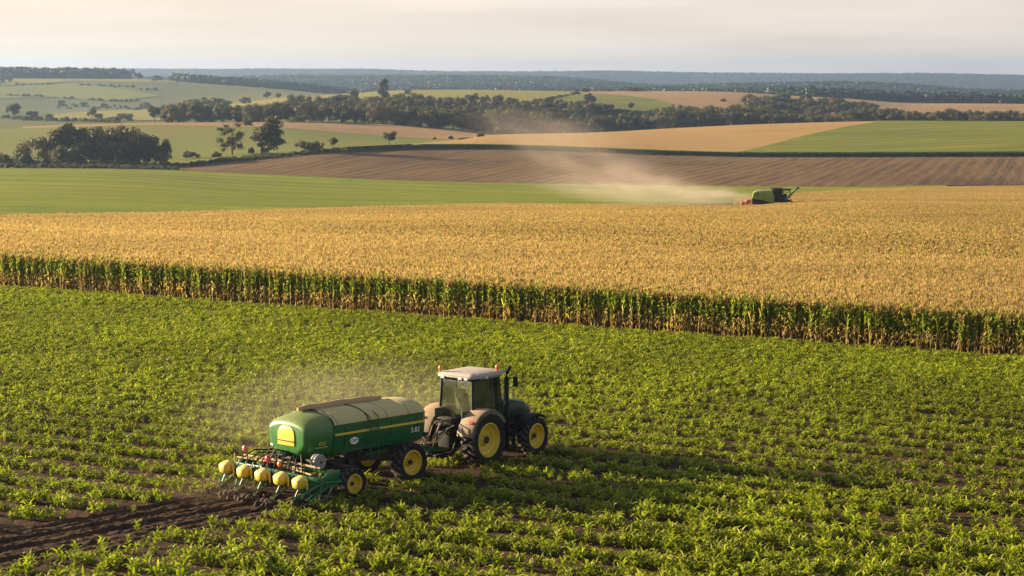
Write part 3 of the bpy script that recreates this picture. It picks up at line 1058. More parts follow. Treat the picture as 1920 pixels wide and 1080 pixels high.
def leaf_cloud(rng, blobs, n, size, base, spread=0.25, inner=0.25, fuzz=0.10):
    """leaf-clump faces through the crown's volume, gathered on the clumps' shells"""
    blobs = np.array(blobs, float)                     # x y z rx ry rz
    wts = (blobs[:, 3] * blobs[:, 4] + blobs[:, 3] * blobs[:, 5])
    k = rng.choice(len(blobs), n, p=wts / wts.sum())
    d = rng.normal(0, 1, (n, 3)); d /= np.linalg.norm(d, axis=1)[:, None]
    r = np.where(rng.random(n) < inner, rng.uniform(0.2, 0.8, n), rng.normal(0.93, fuzz, n))
    P = blobs[k, :3] + d * blobs[k, 3:6] * r[:, None]
    nrm = d * 1.15 + rng.normal(0, 0.50, (n, 3)); nrm /= np.linalg.norm(nrm, axis=1)[:, None]
    a = np.cross(nrm, rng.normal(0, 1, (n, 3))); a /= np.linalg.norm(a, axis=1)[:, None]
    b = np.cross(nrm, a)
    sz = size * rng.uniform(0.6, 1.4, n)[:, None]
    el = rng.uniform(0.55, 1.0, n)[:, None]
    V = np.stack([P - a * sz, P - b * sz * el, P + a * sz, P + b * sz * el], 1).reshape(-1, 3)
    F = np.arange(4 * n).reshape(n, 4)
    tone = rng.uniform(0.72, 1.28, len(blobs))[k] * rng.uniform(0.9, 1.1, n)
    hue = rng.uniform(-spread, spread, len(blobs))[k]
    c = np.stack([base[0] * tone * (1 + hue), base[1] * tone, base[2] * tone], -1)
    C = np.repeat(c, 4, axis=0)
    return V, F, C

def make_tree(seed, kind):
    """unit tree: 1 m high; returns trunk mesh, crown mesh"""
    rng = np.random.default_rng(seed)
    blobs = []
    def bl(x, y, z, r, fl=0.8): blobs.append((x, y, z, r, r, r * fl))
    base = (0.066, 0.058, 0.012)
    trunk_h = 0.3
    nleaf, size = 3600, 0.028
    if kind == 'round':
        for i in range(20):
            a = rng.uniform(0, 6.28); q = math.sqrt(rng.random()) * 0.34
            bl(q * math.cos(a), q * math.sin(a), 0.62 + rng.uniform(-.26, .26) * math.sqrt(max(0, 1 - (q / .4) ** 2)), rng.uniform(.11, .17))
        trunk_h = .45
    elif kind == 'spread':
        for i in range(36):
            a = rng.uniform(0, 6.28); q = math.sqrt(rng.random()) * 0.56
            bl(q * math.cos(a), q * math.sin(a), 0.76 - 0.60 * q * q + rng.uniform(-.42, .10), rng.uniform(.12, .20), .75)
        nleaf = 4600; trunk_h = .5
    elif kind == 'low':
        for i in range(24):
            a = rng.uniform(0, 6.28); q = math.sqrt(rng.random()) * 0.55
            bl(q * math.cos(a), q * math.sin(a), 0.12 + rng.random() * (0.72 - 0.8 * q * q), rng.uniform(.13, .2), .85)
        nleaf = 4400; trunk_h = .35
    elif kind == 'wood':
        for i in range(30):
            a = rng.uniform(0, 6.28); q = math.sqrt(rng.random()) * 0.42
            bl(q * math.cos(a), q * math.sin(a), 0.10 + rng.random() * (0.80 - 1.0 * q * q), rng.uniform(.10, .18), .85)
        trunk_h = .4; nleaf = 4200; base = (0.064, 0.056, 0.013)
    elif kind == 'sparse':
        for i in range(34):
            a = rng.uniform(0, 6.28); q = math.sqrt(rng.random()) * 0.36
            bl(q * math.cos(a), q * math.sin(a), 0.18 + rng.random() * .76, rng.uniform(.05, .11))
        nleaf = 2900; size = .022; trunk_h = .75; base = (0.066, 0.062, 0.018)
    elif kind == 'tall':
        for i in range(24):
            a = rng.uniform(0, 6.28); q = rng.random() * 0.19
            z_ = rng.choice([rng.uniform(.78, .9), rng.uniform(.60, .75), rng.uniform(.25, .60), rng.uniform(.2, .5)])
            bl(q * math.cos(a), q * math.sin(a), z_, rng.uniform(.09, .13))
        trunk_h = .8; nleaf = 2200
    elif kind == 'lean':
        for i in range(34):
            s_ = rng.random()
            a = rng.uniform(0, 6.28); q = math.sqrt(rng.random()) * (0.30 + .12 * s_)
            bl(q * math.cos(a) - .10 * s_ + .05, q * math.sin(a), 0.12 + .76 * s_, rng.uniform(.08, .15))
        bl(.22, 0, .93, .10, .5); bl(.35, .05, .96, .07, .5)
        trunk_h = .5; base = (0.048, 0.050, 0.013); nleaf = 4600
    elif kind == 'shrub':
        for i in range(12):
            a = rng.uniform(0, 6.28); q = math.sqrt(rng.random()) * 0.75
            bl(q * math.cos(a), q * .5 * math.sin(a), 0.25 + rng.random() * .45, rng.uniform(.22, .34), .9)
        nleaf = 1400; size = .065; trunk_h = .3; base = (0.062, 0.068, 0.022)
    V, F, C = leaf_cloud(rng, blobs, int(nleaf * 1.6), size * .78, base, fuzz=0.45 if kind == 'sparse' else 0.15)
    cm = np_mesh('crown', V, F, False, C)
    cm.materials.append(M_crown)
    mb = MB()
    w = 0.022 if kind != 'shrub' else 0.03
    mb.tube([(0, 0, -0.03), (.004, 0, .04), (.012 * rng.normal(), .01 * rng.normal(), trunk_h * .5), (.02 * rng.normal(), 0, trunk_h)], [w * 1.5, w * 1.1, w * .85, w * .4], 7)
    for b in rng.permutation(len(blobs))[:7]:
        x, y, z = blobs[b][:3]
        z0 = min(trunk_h * rng.uniform(.45, .95), z)
        mb.tube([(0, 0, z0), (x * .45, y * .45, z0 + (z - z0) * .6), (x, y, z)], [w * .55, w * .35, w * .12], 5)
    bmesh.ops.recalc_face_normals(mb.bm, faces=mb.bm.faces)
    tm = bpy.data.meshes.new('trunk')
    mb.bm.to_mesh(tm); mb.bm.free()
    tm.materials.append(M_bark)
    return tm, cm

TREES = {}
for ki, kd in enumerate(['round', 'spread', 'low', 'sparse', 'tall', 'lean', 'shrub', 'wood']):
    TREES[kd] = [make_tree(100 + 10 * ki + j, kd) for j in range(3)]
tree_rng = random.Random(5)

def tree(kind, X, Y, h, wf=1.0, label=None, group=None, name='tree', cat='tree', z=None, var=None):
    tm, cm = TREES[kind][tree_rng.randrange(3) if var is None else var]
    zz = float(ground_z(np.array([X]), np.array([Y]))[0]) if z is None else z
    e = bpy.data.objects.new(name, None)
    COL.objects.link(e)
    e.location = (X, Y, zz)
    e.rotation_euler = (0, 0, tree_rng.uniform(0, 6.28) if kind not in ('lean', 'shrub') else tree_rng.uniform(-.2, .2))
    e.scale = (h * wf, h * wf, h)
    tag(e, label, cat, group)
    for nm, me in (('trunk', tm), ('crown', cm)):
        o = bpy.data.objects.new(nm, me)
        COL.objects.link(o)
        o.parent = e
    return e

def tree_px(kind, px, yb, hpx, wf=1.0, ymin=500, ymax=1000, lift=0.0, **kw):
    p = hit(px, yb, ymin, ymax)
    if p is None: p = hit(px, yb + 3, ymin, ymax)
    if p is None:
        u = ray(px, yb); p = np.array([u[0] / u[1] * ymax, ymax, 0])
    h = hpx * p[1] / FPX
    return tree(kind, p[0], p[1], h, wf, **kw)

GRV = 'trees of the dark grove at the left'
for (k_, px, yb, hp, wf, lab) in [
    ('low', 72, 308, 62, 1.15, 'broad low tree at the left end of the dark grove beyond the light green field'),
    ('round', 128, 308, 82, 1.15, 'tall domed tree left of centre in the dark grove'),
    ('low', 170, 309, 60, 1.1, 'wide dark tree filling the middle of the grove between the two tall domes'),
    ('spread', 212, 307, 84, 1.0, 'tallest domed tree right of centre in the dark grove'),
    ('low', 262, 309, 72, 1.05, 'big dark tree near the right end of the grove, leaves down to the ground'),
    ('spread', 292, 308, 60, 0.8, 'drooping tree at the right end of the dark grove beside the hedge bushes'),
    ('low', 118, 311, 52, 1.0, 'lower dark tree in front of the left dome of the grove'),
    ('low', 228, 311, 56, 1.0, 'lower dark tree in front of the right dome of the grove')]:
    tree_px(k_, px, yb, hp, wf, label=lab, group=GRV)
for (k_, px, yb, hp, wf, lab) in [
    ('shrub', 12, 311, 26, 1.0, 'dark bush at the left edge of the picture at the foot of the grove'),
    ('shrub', 48, 312, 30, 0.8, 'rounded brownish bush below the left tree of the grove'),
    ('shrub', 86, 312, 20, 0.8, 'small yellowish bush at the foot of the grove, right of the brownish bush'),
    ('shrub', 318, 300, 14, 0.8, 'small bush just right of the grove, by the dark verge'),
    ('shrub', 361, 298, 16, 1.9, 'long low clipped-looking bush on the verge between grove and trees'),
    ('shrub', 409, 295, 13, 1.5, 'low ragged bush left of the thin airy tree'),
    ('shrub', 471, 289, 15, 0.75, 'small round bush left of the big leaning tree'),
    ('shrub', 497, 288, 20, 0.65, 'round bush in front of the big leaning tree')]:
    tree_px(k_, px, yb, hp, wf * 0.7, label=lab, name='bush', cat='bush', group='bushes along the grassy verge')
for (k_, px, yb, hp, wf, v_, lab) in [
    ('sparse', 435, 291, 60, 1.3, 0, 'thin airy tree with gaps in its crown on the verge left of the leaning tree'),
    ('lean', 502, 289, 73, 1.3, 1, 'big dense leaning tree standing alone on the verge above the ploughed field'),
    ('low', 576, 283, 26, 1.35, 0, 'low wide tree right of the big leaning tree'),
    ('low', 597, 281, 18, 1.0, 2, 'small tree touching the low wide tree on its right'),
    ('round', 625, 279, 23, 1.0, 1, 'small round-crowned tree on the verge above the ploughed field'),
    ('round', 730, 272, 28, 1.2, 2, 'lone bushy tree in front of the stubble strip where the valley field narrows')]:
    tree_px(k_, px, yb, hp, wf, label=lab, var=v_)
for (px, yb, hp, wf, lab) in [
    (816, 262, 6, 1.2, 'smallest of the bushes along the edge of the tan field'),
    (845, 262, 9, 1.0, 'middle bush along the edge of the tan field'),
    (903, 258, 12, 1.2, 'scrubby bush where the stubble strip meets the tan field')]:
    tree_px('shrub', px, yb, hp, wf * 0.7, label=lab, name='bush', cat='bush', ymin=800, ymax=1000)
# scattered trees of the valley and of the hills beyond
for (k_, px, yb, hp, wf, y0, y1, lab) in [
    ('round', 24, 225, 34, 1.0, 1000, 1500, 'dark round tree near the left edge, behind the grove'),
    ('low', 60, 226, 22, 1.1, 1000, 1500, 'ragged low tree right of the dark round tree behind the grove'),
    ('low', 92, 227, 16, 0.8, 1000, 1500, 'small faint tree at the left end of the pale strip field'),
    ('round', 172, 226, 28, 0.8, 1000, 1450, 'slim tree on the pale strip field behind the grove'),
    ('low', 184, 229, 20, 0.9, 1000, 1450, 'lower tree at the foot of the slim tree behind the grove'),
    ('spread', 234, 228, 19, 1.3, 1000, 1450, 'pale flat-topped tree on the pale strip field'),
    ('round', 290, 230, 34, 0.85, 1000, 1450, 'tall narrow tree at the right end of the pale strip field'),
    ('low', 317, 231, 14, 1.2, 1000, 1450, 'small bush-like tree right of the tall narrow one'),
    ('low', 116, 200, 15, 1.1, 1500, 2600, 'faint hillside tree above the pale strip field'),
    ('low', 158, 201, 12, 1.3, 1500, 2600, 'left of two faint scrubby trees low on the green hillside'),
    ('low', 196, 202, 12, 1.3, 1500, 2600, 'right of two faint scrubby trees low on the green hillside'),
    ('low', 273, 203, 14, 1.5, 1500, 2600, 'hazy rounded tree on the hillside left of the wood'),
    ('low', 166, 161, 5, 1.6, 1900, 2690, 'tiny bush on the upper green hillside, left of two'),
    ('low', 207, 162, 6, 1.2, 1900, 2690, 'tiny bush on the upper green hillside, right of two'),
    ('low', 250, 164, 6, 0.9, 1900, 2690, 'tiny dark bush below the ridge trees on the hillside'),
    ('round', 260, 152, 17, 1.2, 2400, 2800, 'dark round tree standing on the hill ridge at left'),
    ('low', 294, 149, 13, 1.3, 2400, 2800, 'wide tree on the hill ridge right of the dark round one'),
    ('low', 8, 155, 22, 1.2, 1900, 2690, 'hazy tree at the left edge on the hilltop field'),
    ('low', 460, 195, 16, 1.3, 1500, 1900, 'domed tree at the left end of the yellow field'),
    ('low', 426, 198, 14, 1.3, 1500, 1900, 'small tree left of the domed tree by the yellow field'),
    ('round', 500, 188, 18, 1.1, 1600, 2600, 'left of the pair of trees on the skyline of the yellow field'),
    ('round', 522, 187, 14, 1.0, 1600, 2600, 'right of the pair of trees on the skyline of the yellow field'),
    ('round', 665, 194, 30, 0.85, 1400, 1900, 'tall round tree rising out of the wood in front of the yellow field'),
    ('tall', 720, 193, 46, 0.95, 1400, 1900, 'tallest two-tiered tree rising above the wood'),
    ('low', 765, 178, 12, 1.2, 1500, 1899, 'small tree on the yellow field right of the two-tiered tree'),
    ('round', 1107, 201, 28, 1.1, 1400, 1899, 'big round tree at the upper green field above the wood'),
    ('round', 1183, 207, 16, 1.1, 1400, 1899, 'smaller round tree right of the big one at the upper green field'),
    ('low', 1099, 173, 11, 1.6, 1700, 1950, 'wide tree on the ridge behind the big round tree'),
    ('low', 1186, 172, 13, 1.5, 1700, 1950, 'clump-like tree on the ridge at the tan field, left of its neighbour'),
    ('low', 1200, 172, 9, 1.3, 1700, 1950, 'low tree on the ridge at the tan field, right of its neighbour'),
    ('low', 1142, 172, 8, 1.6, 1700, 1950, 'low tree on the ridge between the wide tree and the clump'),
    ('low', 1357, 191, 8, 1.3, 1500, 1950, 'lone scrubby tree in the middle of the upper tan field')]:
    tree_px(k_, px, yb, hp, wf, ymin=y0, ymax=y1, label=lab)

# the wood across the valley: every tree of its front and of its canopy
WG = 'trees of the wood across the valley'
WL = 'dark green tree of the wood across the valley, one crown among many'
count = 0
def wood_tree(px, Y, h, wf, group, lab, kinds=('low', 'low', 'low', 'wood')):
    u = (px - 960) / (FPX * CP + 405 * SP)
    tree(tree_rng.choice(kinds), u * Y, Y, h, wf, label=lab, group=group)
for row in range(4):
    px = 322 + row * 9
    while px < 1262:
        y6 = float(np.interp(px, PXC, KY[5])); y7 = float(np.interp(px, PXC, KY[6]))
        fr = (0.03, 0.30, 0.58, 0.86)[row] + tree_rng.uniform(-.05, .05)
        if px > 1130 and row == 3: px += 26; continue
        Y = y6 + (y7 - y6) * fr
        h = tree_rng.uniform(8.5, 12.5) * (1.0 if 400 < px else 1.1)
        if 545 < px and row == 3: h *= 0.85
        if 420 < px < 530 and row >= 1:
            h *= 0.75
            if row >= 2: px += 30; continue
        wood_tree(px, Y, h, tree_rng.uniform(0.9, 1.25), WG, WL)
        px += tree_rng.uniform(19, 28)
for (px, Y, h, wf) in [(312, 1480, 11, 1.2), (334, 1500, 13, 1.2), (352, 1470, 12, 1.2), (372, 1500, 12, 1.3), (394, 1480, 12, 1.2), (408, 1450, 10, 1.1), (322, 1400, 9, 1.2), (362, 1400, 9, 1.2), (404, 1390, 9, 1.0)]:
    wood_tree(px, Y, h, wf, 'hazy trees at the left end of the wood', 'hazy tree of the clump rising behind the left end of the wood')
for (px, Y, h, wf) in [(941, 1062, 14.5, 1.15), (975, 1066, 13, 1.1), (1010, 1072, 12.5, 1.2), (905, 1050, 8.5, 1.1)]:
    wood_tree(px, Y, h, wf, 'rounded dusty trees at the wood edge', 'rounded dusty tree at the edge of the wood behind the dust plume', kinds=('wood',))
for row in range(2):
    px = 1262 + row * 12
    while px < 1940:
        Y = float(np.interp(px, PXC, KY[5])) + 25 + row * 60 + tree_rng.uniform(-15, 15)
        h = tree_rng.uniform(9.5, 12.5) + row * 1.2
        if 1480 < px < 1600: h *= 0.78
        if px < 1420: h *= 1.18
        wood_tree(px, Y, h, tree_rng.uniform(1.0, 1.3), 'tree belt behind the right hand fields', 'dark tree of the belt behind the crest of the tan and green fields')
        px += tree_rng.uniform(22, 31)
for k in range(34):
    px = tree_rng.uniform(1400, 1680)
    t_ = (px - 1400) / 280
    Y = 1500 + 330 * tree_rng.random() * (1 - 0.5 * t_) 
    wood_tree(px, Y, tree_rng.uniform(9, 12) * (1 - 0.15 * t_), tree_rng.uniform(1.1, 1.4), 'trees of the copse on the tan slope', 'bluish dark tree of the copse running down between the tan fields')

# far woods that read as one mass
def wood_protos():
    out = []
    for j in range(4):
        r_ = np.random.default_rng(300 + j)
        bl = [(r_.normal(0, .22), r_.normal(0, .22), r_.uniform(.25, .78), q, q, q * .8) for q in r_.uniform(.18, .28, 9)]
        V, F, C = leaf_cloud(r_, bl, 320, 0.072, (0.032, 0.044, 0.016), 0.15)
        m = np_mesh('wood_crown', V, F, False, C)
        m.materials.append(M_wood)
        out.append(m)
    return out
WP = wood_protos()
def far_wood(name, label, pts, hmin, hmax, wf=1.35, seed=1):
    r_ = np.random.default_rng(seed)
    pts = np.array(pts)
    n = len(pts)
    z = ground_z(pts[:, 0], pts[:, 1]) - 0.5
    h = r_.uniform(hmin, hmax, n)
    gn_scatter(name, np.column_stack([pts, z]), np.column_stack([np.zeros(n), np.zeros(n), r_.uniform(0, 6.28, n)]),
               np.column_stack([h * wf, h * wf, h]), r_.integers(0, 4, n), WP, label)
def scatter_px(px0, px1, Y0, Y1, n, seed, cond=None):
    r_ = np.random.default_rng(seed)
    px = r_.uniform(px0, px1, n); s = r_.random(n)
    a = Y0(px) if callable(Y0) else np.full(n, float(Y0)); b = Y1(px) if callable(Y1) else np.full(n, float(Y1))
    Y = a + (b - a) * s
    k = np.ones(n, bool) if cond is None else cond(px, Y)
    u = (px - 960) / (FPX * CP + 405 * SP)
    return np.column_stack([u * Y, Y])[k]
kyi = lambda k, off=0: (lambda p: np.interp(p, PXC, KY[k]) + off)
far_wood('distant_forest', 'bluish forest covering the far hills below the skyline', np.concatenate([
    scatter_px(-500, 2500, kyi(9, -250), kyi(10, 150), 26000, 1, lambda p, Y: ~((p < 560) & (Y < 3900))),
    scatter_px(1150, 2500, 2150, 3100, 5000, 4, lambda p, Y: Y > 2150 + np.clip((1500 - p) * 2.2, 0, 900)),
    scatter_px(-500, 2500, 6300, 8150, 26000, 2)]), 9, 14, 1.5, 5)
far_wood('ridge_wood', 'dark wood along the top of the hill at the far left', np.concatenate([
    scatter_px(-400, 128, 2690, 2900, 520, 6), scatter_px(120, 236, 2720, 2860, 90, 7)]), 12, 17, 1.2, 8)
RW = curve({320: 2620, 330: 2640, 480: 2600, 620: 2450}, smooth=0)
far_wood('belt_wood', 'dark belt of trees slanting down the right flank of the left hill', scatter_px(330, 640, lambda p: np.interp(p, PXC, KY[8]) - 40, lambda p: np.interp(p, PXC, KY[8]) + 60, 420, 9), 8, 12, 1.3, 10)

# rough growth along the verge and hedge lines on the left hill
def rough_growth(name, label, pts, hmin, hmax, seed):
    r_ = np.random.default_rng(seed)
    pts = np.array(pts); n = len(pts)
    h = r_.uniform(hmin, hmax, n)
    gn_scatter(name, np.column_stack([pts, ground_z(pts[:, 0], pts[:, 1]) + 0.2]), np.column_stack([np.zeros(n), np.zeros(n), r_.uniform(0, 6.28, n)]),
               np.column_stack([h, h, h * r_.uniform(.7, 1.1, n)]), r_.integers(0, 3, n), [TREES['shrub'][j][1] for j in range(3)], label)
rough_growth('verge_growth', 'rough grass and weeds along the verge above the ploughed field', np.concatenate([
    scatter_px(-150, 770, kyi(3, 1), kyi(3, 13), 1100, 31), scatter_px(-150, 330, kyi(2, 2), kyi(3, 2), 500, 32)]), 0.5, 1.5, 33)
def along(dct, y0, y1, n, seed, jit):
    r_ = np.random.default_rng(seed)
    f_ = ycurve(dct, y0, y1, step=10)
    px = r_.uniform(min(dct), max(dct), n)
    Y = f_(px) + r_.normal(0, jit, n)
    return np.column_stack([(px - 960) / (FPX * CP + 405 * SP) * Y, Y])
rough_growth('hill_hedge', 'low hedges and scrub lining the fields of the left hill', np.concatenate([
    along({-60: 178, 40: 180, 150: 187, 260: 192}, 1850, 2690, 60, 41, 8), along({-20: 160, 60: 160, 120: 157}, 1900, 2690, 24, 42, 8),
    along({150: 160, 220: 163, 300: 170}, 1900, 2690, 26, 43, 12), along({0: 222, 60: 226, 130: 228, 220: 231}, 1000, 1400, 90, 44, 10),
    along({100: 200, 180: 204, 300: 205}, 1600, 2600, 40, 45, 30), along({985: 196, 1030: 188, 1088: 176}, 1500, 1895, 60, 46, 3)]), 1.2, 3.2, 47)

# ------------------------------------------------------------------ machine materials
M_black = mat_paint('black_metal', (0.010, 0.011, 0.011), 0.5, 0.05, up_dust=0.05, spec=0.2, dust_col=(0.05, 0.04, 0.03))
M_dark = mat_paint('dark_steel', (0.018, 0.018, 0.016), 0.6, 0.16, up_dust=0.2, spec=0.22, dust_col=(0.13, 0.09, 0.055))
M_tyre = mat_paint('tyre_rubber', (0.013, 0.013, 0.014), 0.85, 0.08, spec=0.2, dust_col=(0.16, 0.11, 0.075))
M_lug = mat_paint('dusty_tread', (0.020, 0.019, 0.018), 0.85, 0.75, dust_col=(0.22, 0.145, 0.095))
M_yel = mat_paint('yellow_paint', (0.62, 0.42, 0.012), 0.38, 0.16)
M_hop = mat_paint('hopper_plastic', (0.62, 0.42, 0.014), 0.45, 0.22, up_dust=0.45, dust_col=(0.62, 0.52, 0.28))
M_grn = mat_paint('green_paint', (0.006, 0.092, 0.028), 0.24, 0.05, coat=0.3)
M_grnd = mat_paint('dusty_green_paint', (0.016, 0.125, 0.026), 0.30, 0.08, up_dust=0.34, dust_col=(0.42, 0.36, 0.10))
M_hood = mat_paint('dark_green_paint', (0.005, 0.014, 0.007), 0.42, 0.03, up_dust=0.03, spec=0.22, dust_col=(0.03, 0.035, 0.02))
M_tarp = mat_paint('dusty_cover', (0.46, 0.37, 0.14), 0.62, 0.25, up_dust=0.35, dust_col=(0.58, 0.46, 0.22))
M_fend = mat_paint('dusty_fender', (0.035, 0.038, 0.024), 0.5, 0.45, up_dust=0.70, dust_col=(0.42, 0.28, 0.17))
M_roof = mat_paint('dusty_roof', (0.30, 0.29, 0.28), 0.45, 0.35, up_dust=0.55, dust_col=(0.52, 0.40, 0.33))
M_white = mat_paint('white_decal', (0.72, 0.72, 0.68), 0.5)
M_roll = mat_paint('brown_canvas', (0.42, 0.27, 0.13), 0.85, 0.3)
M_grey = mat_paint('grey_casting', (0.20, 0.20, 0.20), 0.45, 0.25, up_dust=0.2)
M_red = mat_paint('red_lens', (0.62, 0.06, 0.07), 0.25)
M_pink = mat_paint('pink_lens', (0.62, 0.16, 0.16), 0.35, 0.2)
M_orange = mat_paint('orange_lens', (0.75, 0.20, 0.025), 0.25)
M_lime = mat_paint('harvester_green', (0.20, 0.265, 0.010), 0.35, 0.15, up_dust=0.15)
M_rust = mat_paint('red_frame', (0.52, 0.10, 0.045), 0.5, 0.25)
M_seat = mat_paint('seat_cloth', (0.10, 0.085, 0.05), 0.8, 0.2)
M_soilc = mat_paint('clinging_soil', (0.075, 0.043, 0.026), 0.95)
def mat_glass():
    m, t, out = new_mat('cab_glass')
    g = N(t, 'ShaderNodeBsdfGlossy', Roughness=0.03)
    g.inputs['Color'].default_value = (0.9, 0.95, 0.92, 1)
    tr = N(t, 'ShaderNodeBsdfTransparent')
    tr.inputs['Color'].default_value = (0.93, 0.97, 0.955, 1)
    df = N(t, 'ShaderNodeBsdfDiffuse')
    df.inputs['Color'].default_value = (0.50, 0.47, 0.36, 1)
    tcn = N(t, 'ShaderNodeTexCoord')
    nn = N(t, 'ShaderNodeTexNoise', Scale=2.5, Detail=5.0)
    t.links.new(tcn.outputs['Object'], nn.inputs['Vector'])
    mr = N(t, 'ShaderNodeMapRange')
    mr.inputs['From Min'].default_value = 0.3; mr.inputs['From Max'].default_value = 0.7
    mr.inputs['To Min'].default_value = 0.01; mr.inputs['To Max'].default_value = 0.10
    t.links.new(nn.outputs['Fac'], mr.inputs['Value'])
    fr = N(t, 'ShaderNodeFresnel', IOR=1.5)
    a = N(t, 'ShaderNodeMixShader'); b = N(t, 'ShaderNodeMixShader')
    t.links.new(mr.outputs['Result'], a.inputs['Fac'])
    t.links.new(tr.outputs[0], a.inputs[1]); t.links.new(df.outputs[0], a.inputs[2])
    t.links.new(fr.outputs[0], b.inputs['Fac'])
    t.links.new(a.outputs[0], b.inputs[1]); t.links.new(g.outputs[0], b.inputs[2])
    t.links.new(b.outputs[0], out.inputs['Surface'])
    return m
M_glass = mat_glass()

def rotz(a): return Matrix.Rotation(a, 3, 'Z')
def roty(a): return Matrix.Rotation(a, 3, 'Y')
def rotx(a): return Matrix.Rotation(a, 3, 'X')

def wheel(parent, x, y, rad, width, rim_r, lugs, side, smooth_tread=False):
    """tyre with chevron lugs as the part; rim and hub under it; side = -1 for the right hand wheels"""
    hw = width / 2
    o = side
    mb = MB()
    ir = rim_r
    prof = [(ir - .02, -hw * .62), (ir + .03, -hw * .80), (ir + (rad - ir) * .45, -hw), (rad * .95, -hw * .93), (rad - .012, -hw * .72), (rad - .005, 0),
            (rad - .012, hw * .72), (rad * .95, hw * .93), (ir + (rad - ir) * .45, hw), (ir + .03, hw * .80), (ir - .02, hw * .62)]
    rd = rad - (0.045 if not smooth_tread else 0.012) * rad / 0.9
    prof = [(min(r, rd if abs(yy) < hw * .9 else r - 0.02), yy) for r, yy in prof]
    mb.lathe_y(prof, (x, y, rad), 56, closed=True)
    t = mb.build('wheel', M_tyre, parent, 40)
    lg = MB()
    hL = (rad - rd) + 0.03
    for k in range(lugs):
        for sgn in (1, -1):
            th = 2 * math.pi * (k + (0.5 if sgn > 0 else 0)) / lugs
            # a bar from the tread centre out to the shoulder, swept back
            n_ = 4
            inner, outer = [], []
            for i in range(n_ + 1):
                s = i / n_
                yy = sgn * hw * (0.02 + 0.96 * s)
                th_ = th - s * 0.20 * (0.9 / rad) ** 0.5
                r_o = rad - 0.02 * s * s - (0.05 * rad if s > .99 else 0)
                hb = 0.045 / rad * (1.0 + .3 * s)
                row = []
                for (rr, dt) in ((rd - .015, -hb), (r_o, -hb * .75), (r_o, hb * .75), (rd - .015, hb)):
                    row.append((x + rr * math.sin(th_ + dt), y + yy, rad + rr * math.cos(th_ + dt)))
                inner.append(row)
            lg.loft(inner, close_ring=True, cap0=True, cap1=True)
    lg.build('tread', M_lug, t, 0)
    rm = MB()
    yo = o * hw * .80
    d = -o
    rm.lathe_y([(ir + .035, yo + d * .015), (ir + .035, yo), (ir - .005, yo - d * .012), (ir - .02, yo + d * .03), (ir * .90, yo + d * .07), (ir * .87, yo + d * .13), (ir * .70, yo + d * .16),
                (ir * .66, yo + d * .21), (ir * .45, yo + d * .23), (ir * .40, yo + d * .19), (ir * .27, yo + d * .18), (ir * .25, yo + d * .14), (0.004, yo + d * .13)], (x, y, rad), 44)
    # plain inside face so the wheel reads whole from the other side
    rm.lathe_y([(ir + .02, -yo), (ir * .8, -yo - d * .10), (0.01, -yo - d * .12)], (x, y, rad), 32)
    r = rm.build('rim', M_yel, t, 30)
    hb = MB()
    hb.lathe_y([(ir * .22, yo + d * .145), (ir * .22, yo + d * .09), (ir * .15, yo + d * .07), (.003, yo + d * .07)], (x, y, rad), 20)
    for k in range(8):
        a = 2 * math.pi * k / 8
        hb.sphere((x + ir * .33 * math.cos(a), y + yo + d * .175, rad + ir * .33 * math.sin(a)), (.022, .022, .022), 6, 4)
    hb.build('hub', M_dark, t, 30)
    return t

def arc_fender(name, parent, mat, xc, zc, rad, y0, y1, a0, a1, lip=0.10, thick=0.03):
    """a curved mudguard; angles from straight up, positive forward"""
    mb = MB()
    n_ = 14
    rings = []
    for i in range(n_ + 1):
        a = a0 + (a1 - a0) * i / n_
        s_, c_ = math.sin(a), math.cos(a)
        prof = [(rad - lip, y0), (rad - .015, y0), (rad, y0 + (y1 - y0) * .08), (rad + .012, (y0 + y1) / 2), (rad, y1 - (y1 - y0) * .08), (rad - .015, y1), (rad - lip, y1),
                (rad - lip, y1 - (y1 - y0) * .03), (rad - thick, y1 - (y1 - y0) * .09), (rad - thick, y0 + (y1 - y0) * .09), (rad - lip, y0 + (y1 - y0) * .03)]
        rings.append([(xc + r * s_, y, zc + r * c_) for r, y in prof])
    mb.loft(rings, close_ring=True, cap0=True, cap1=True)
    return mb.build(name, mat, parent, 40)

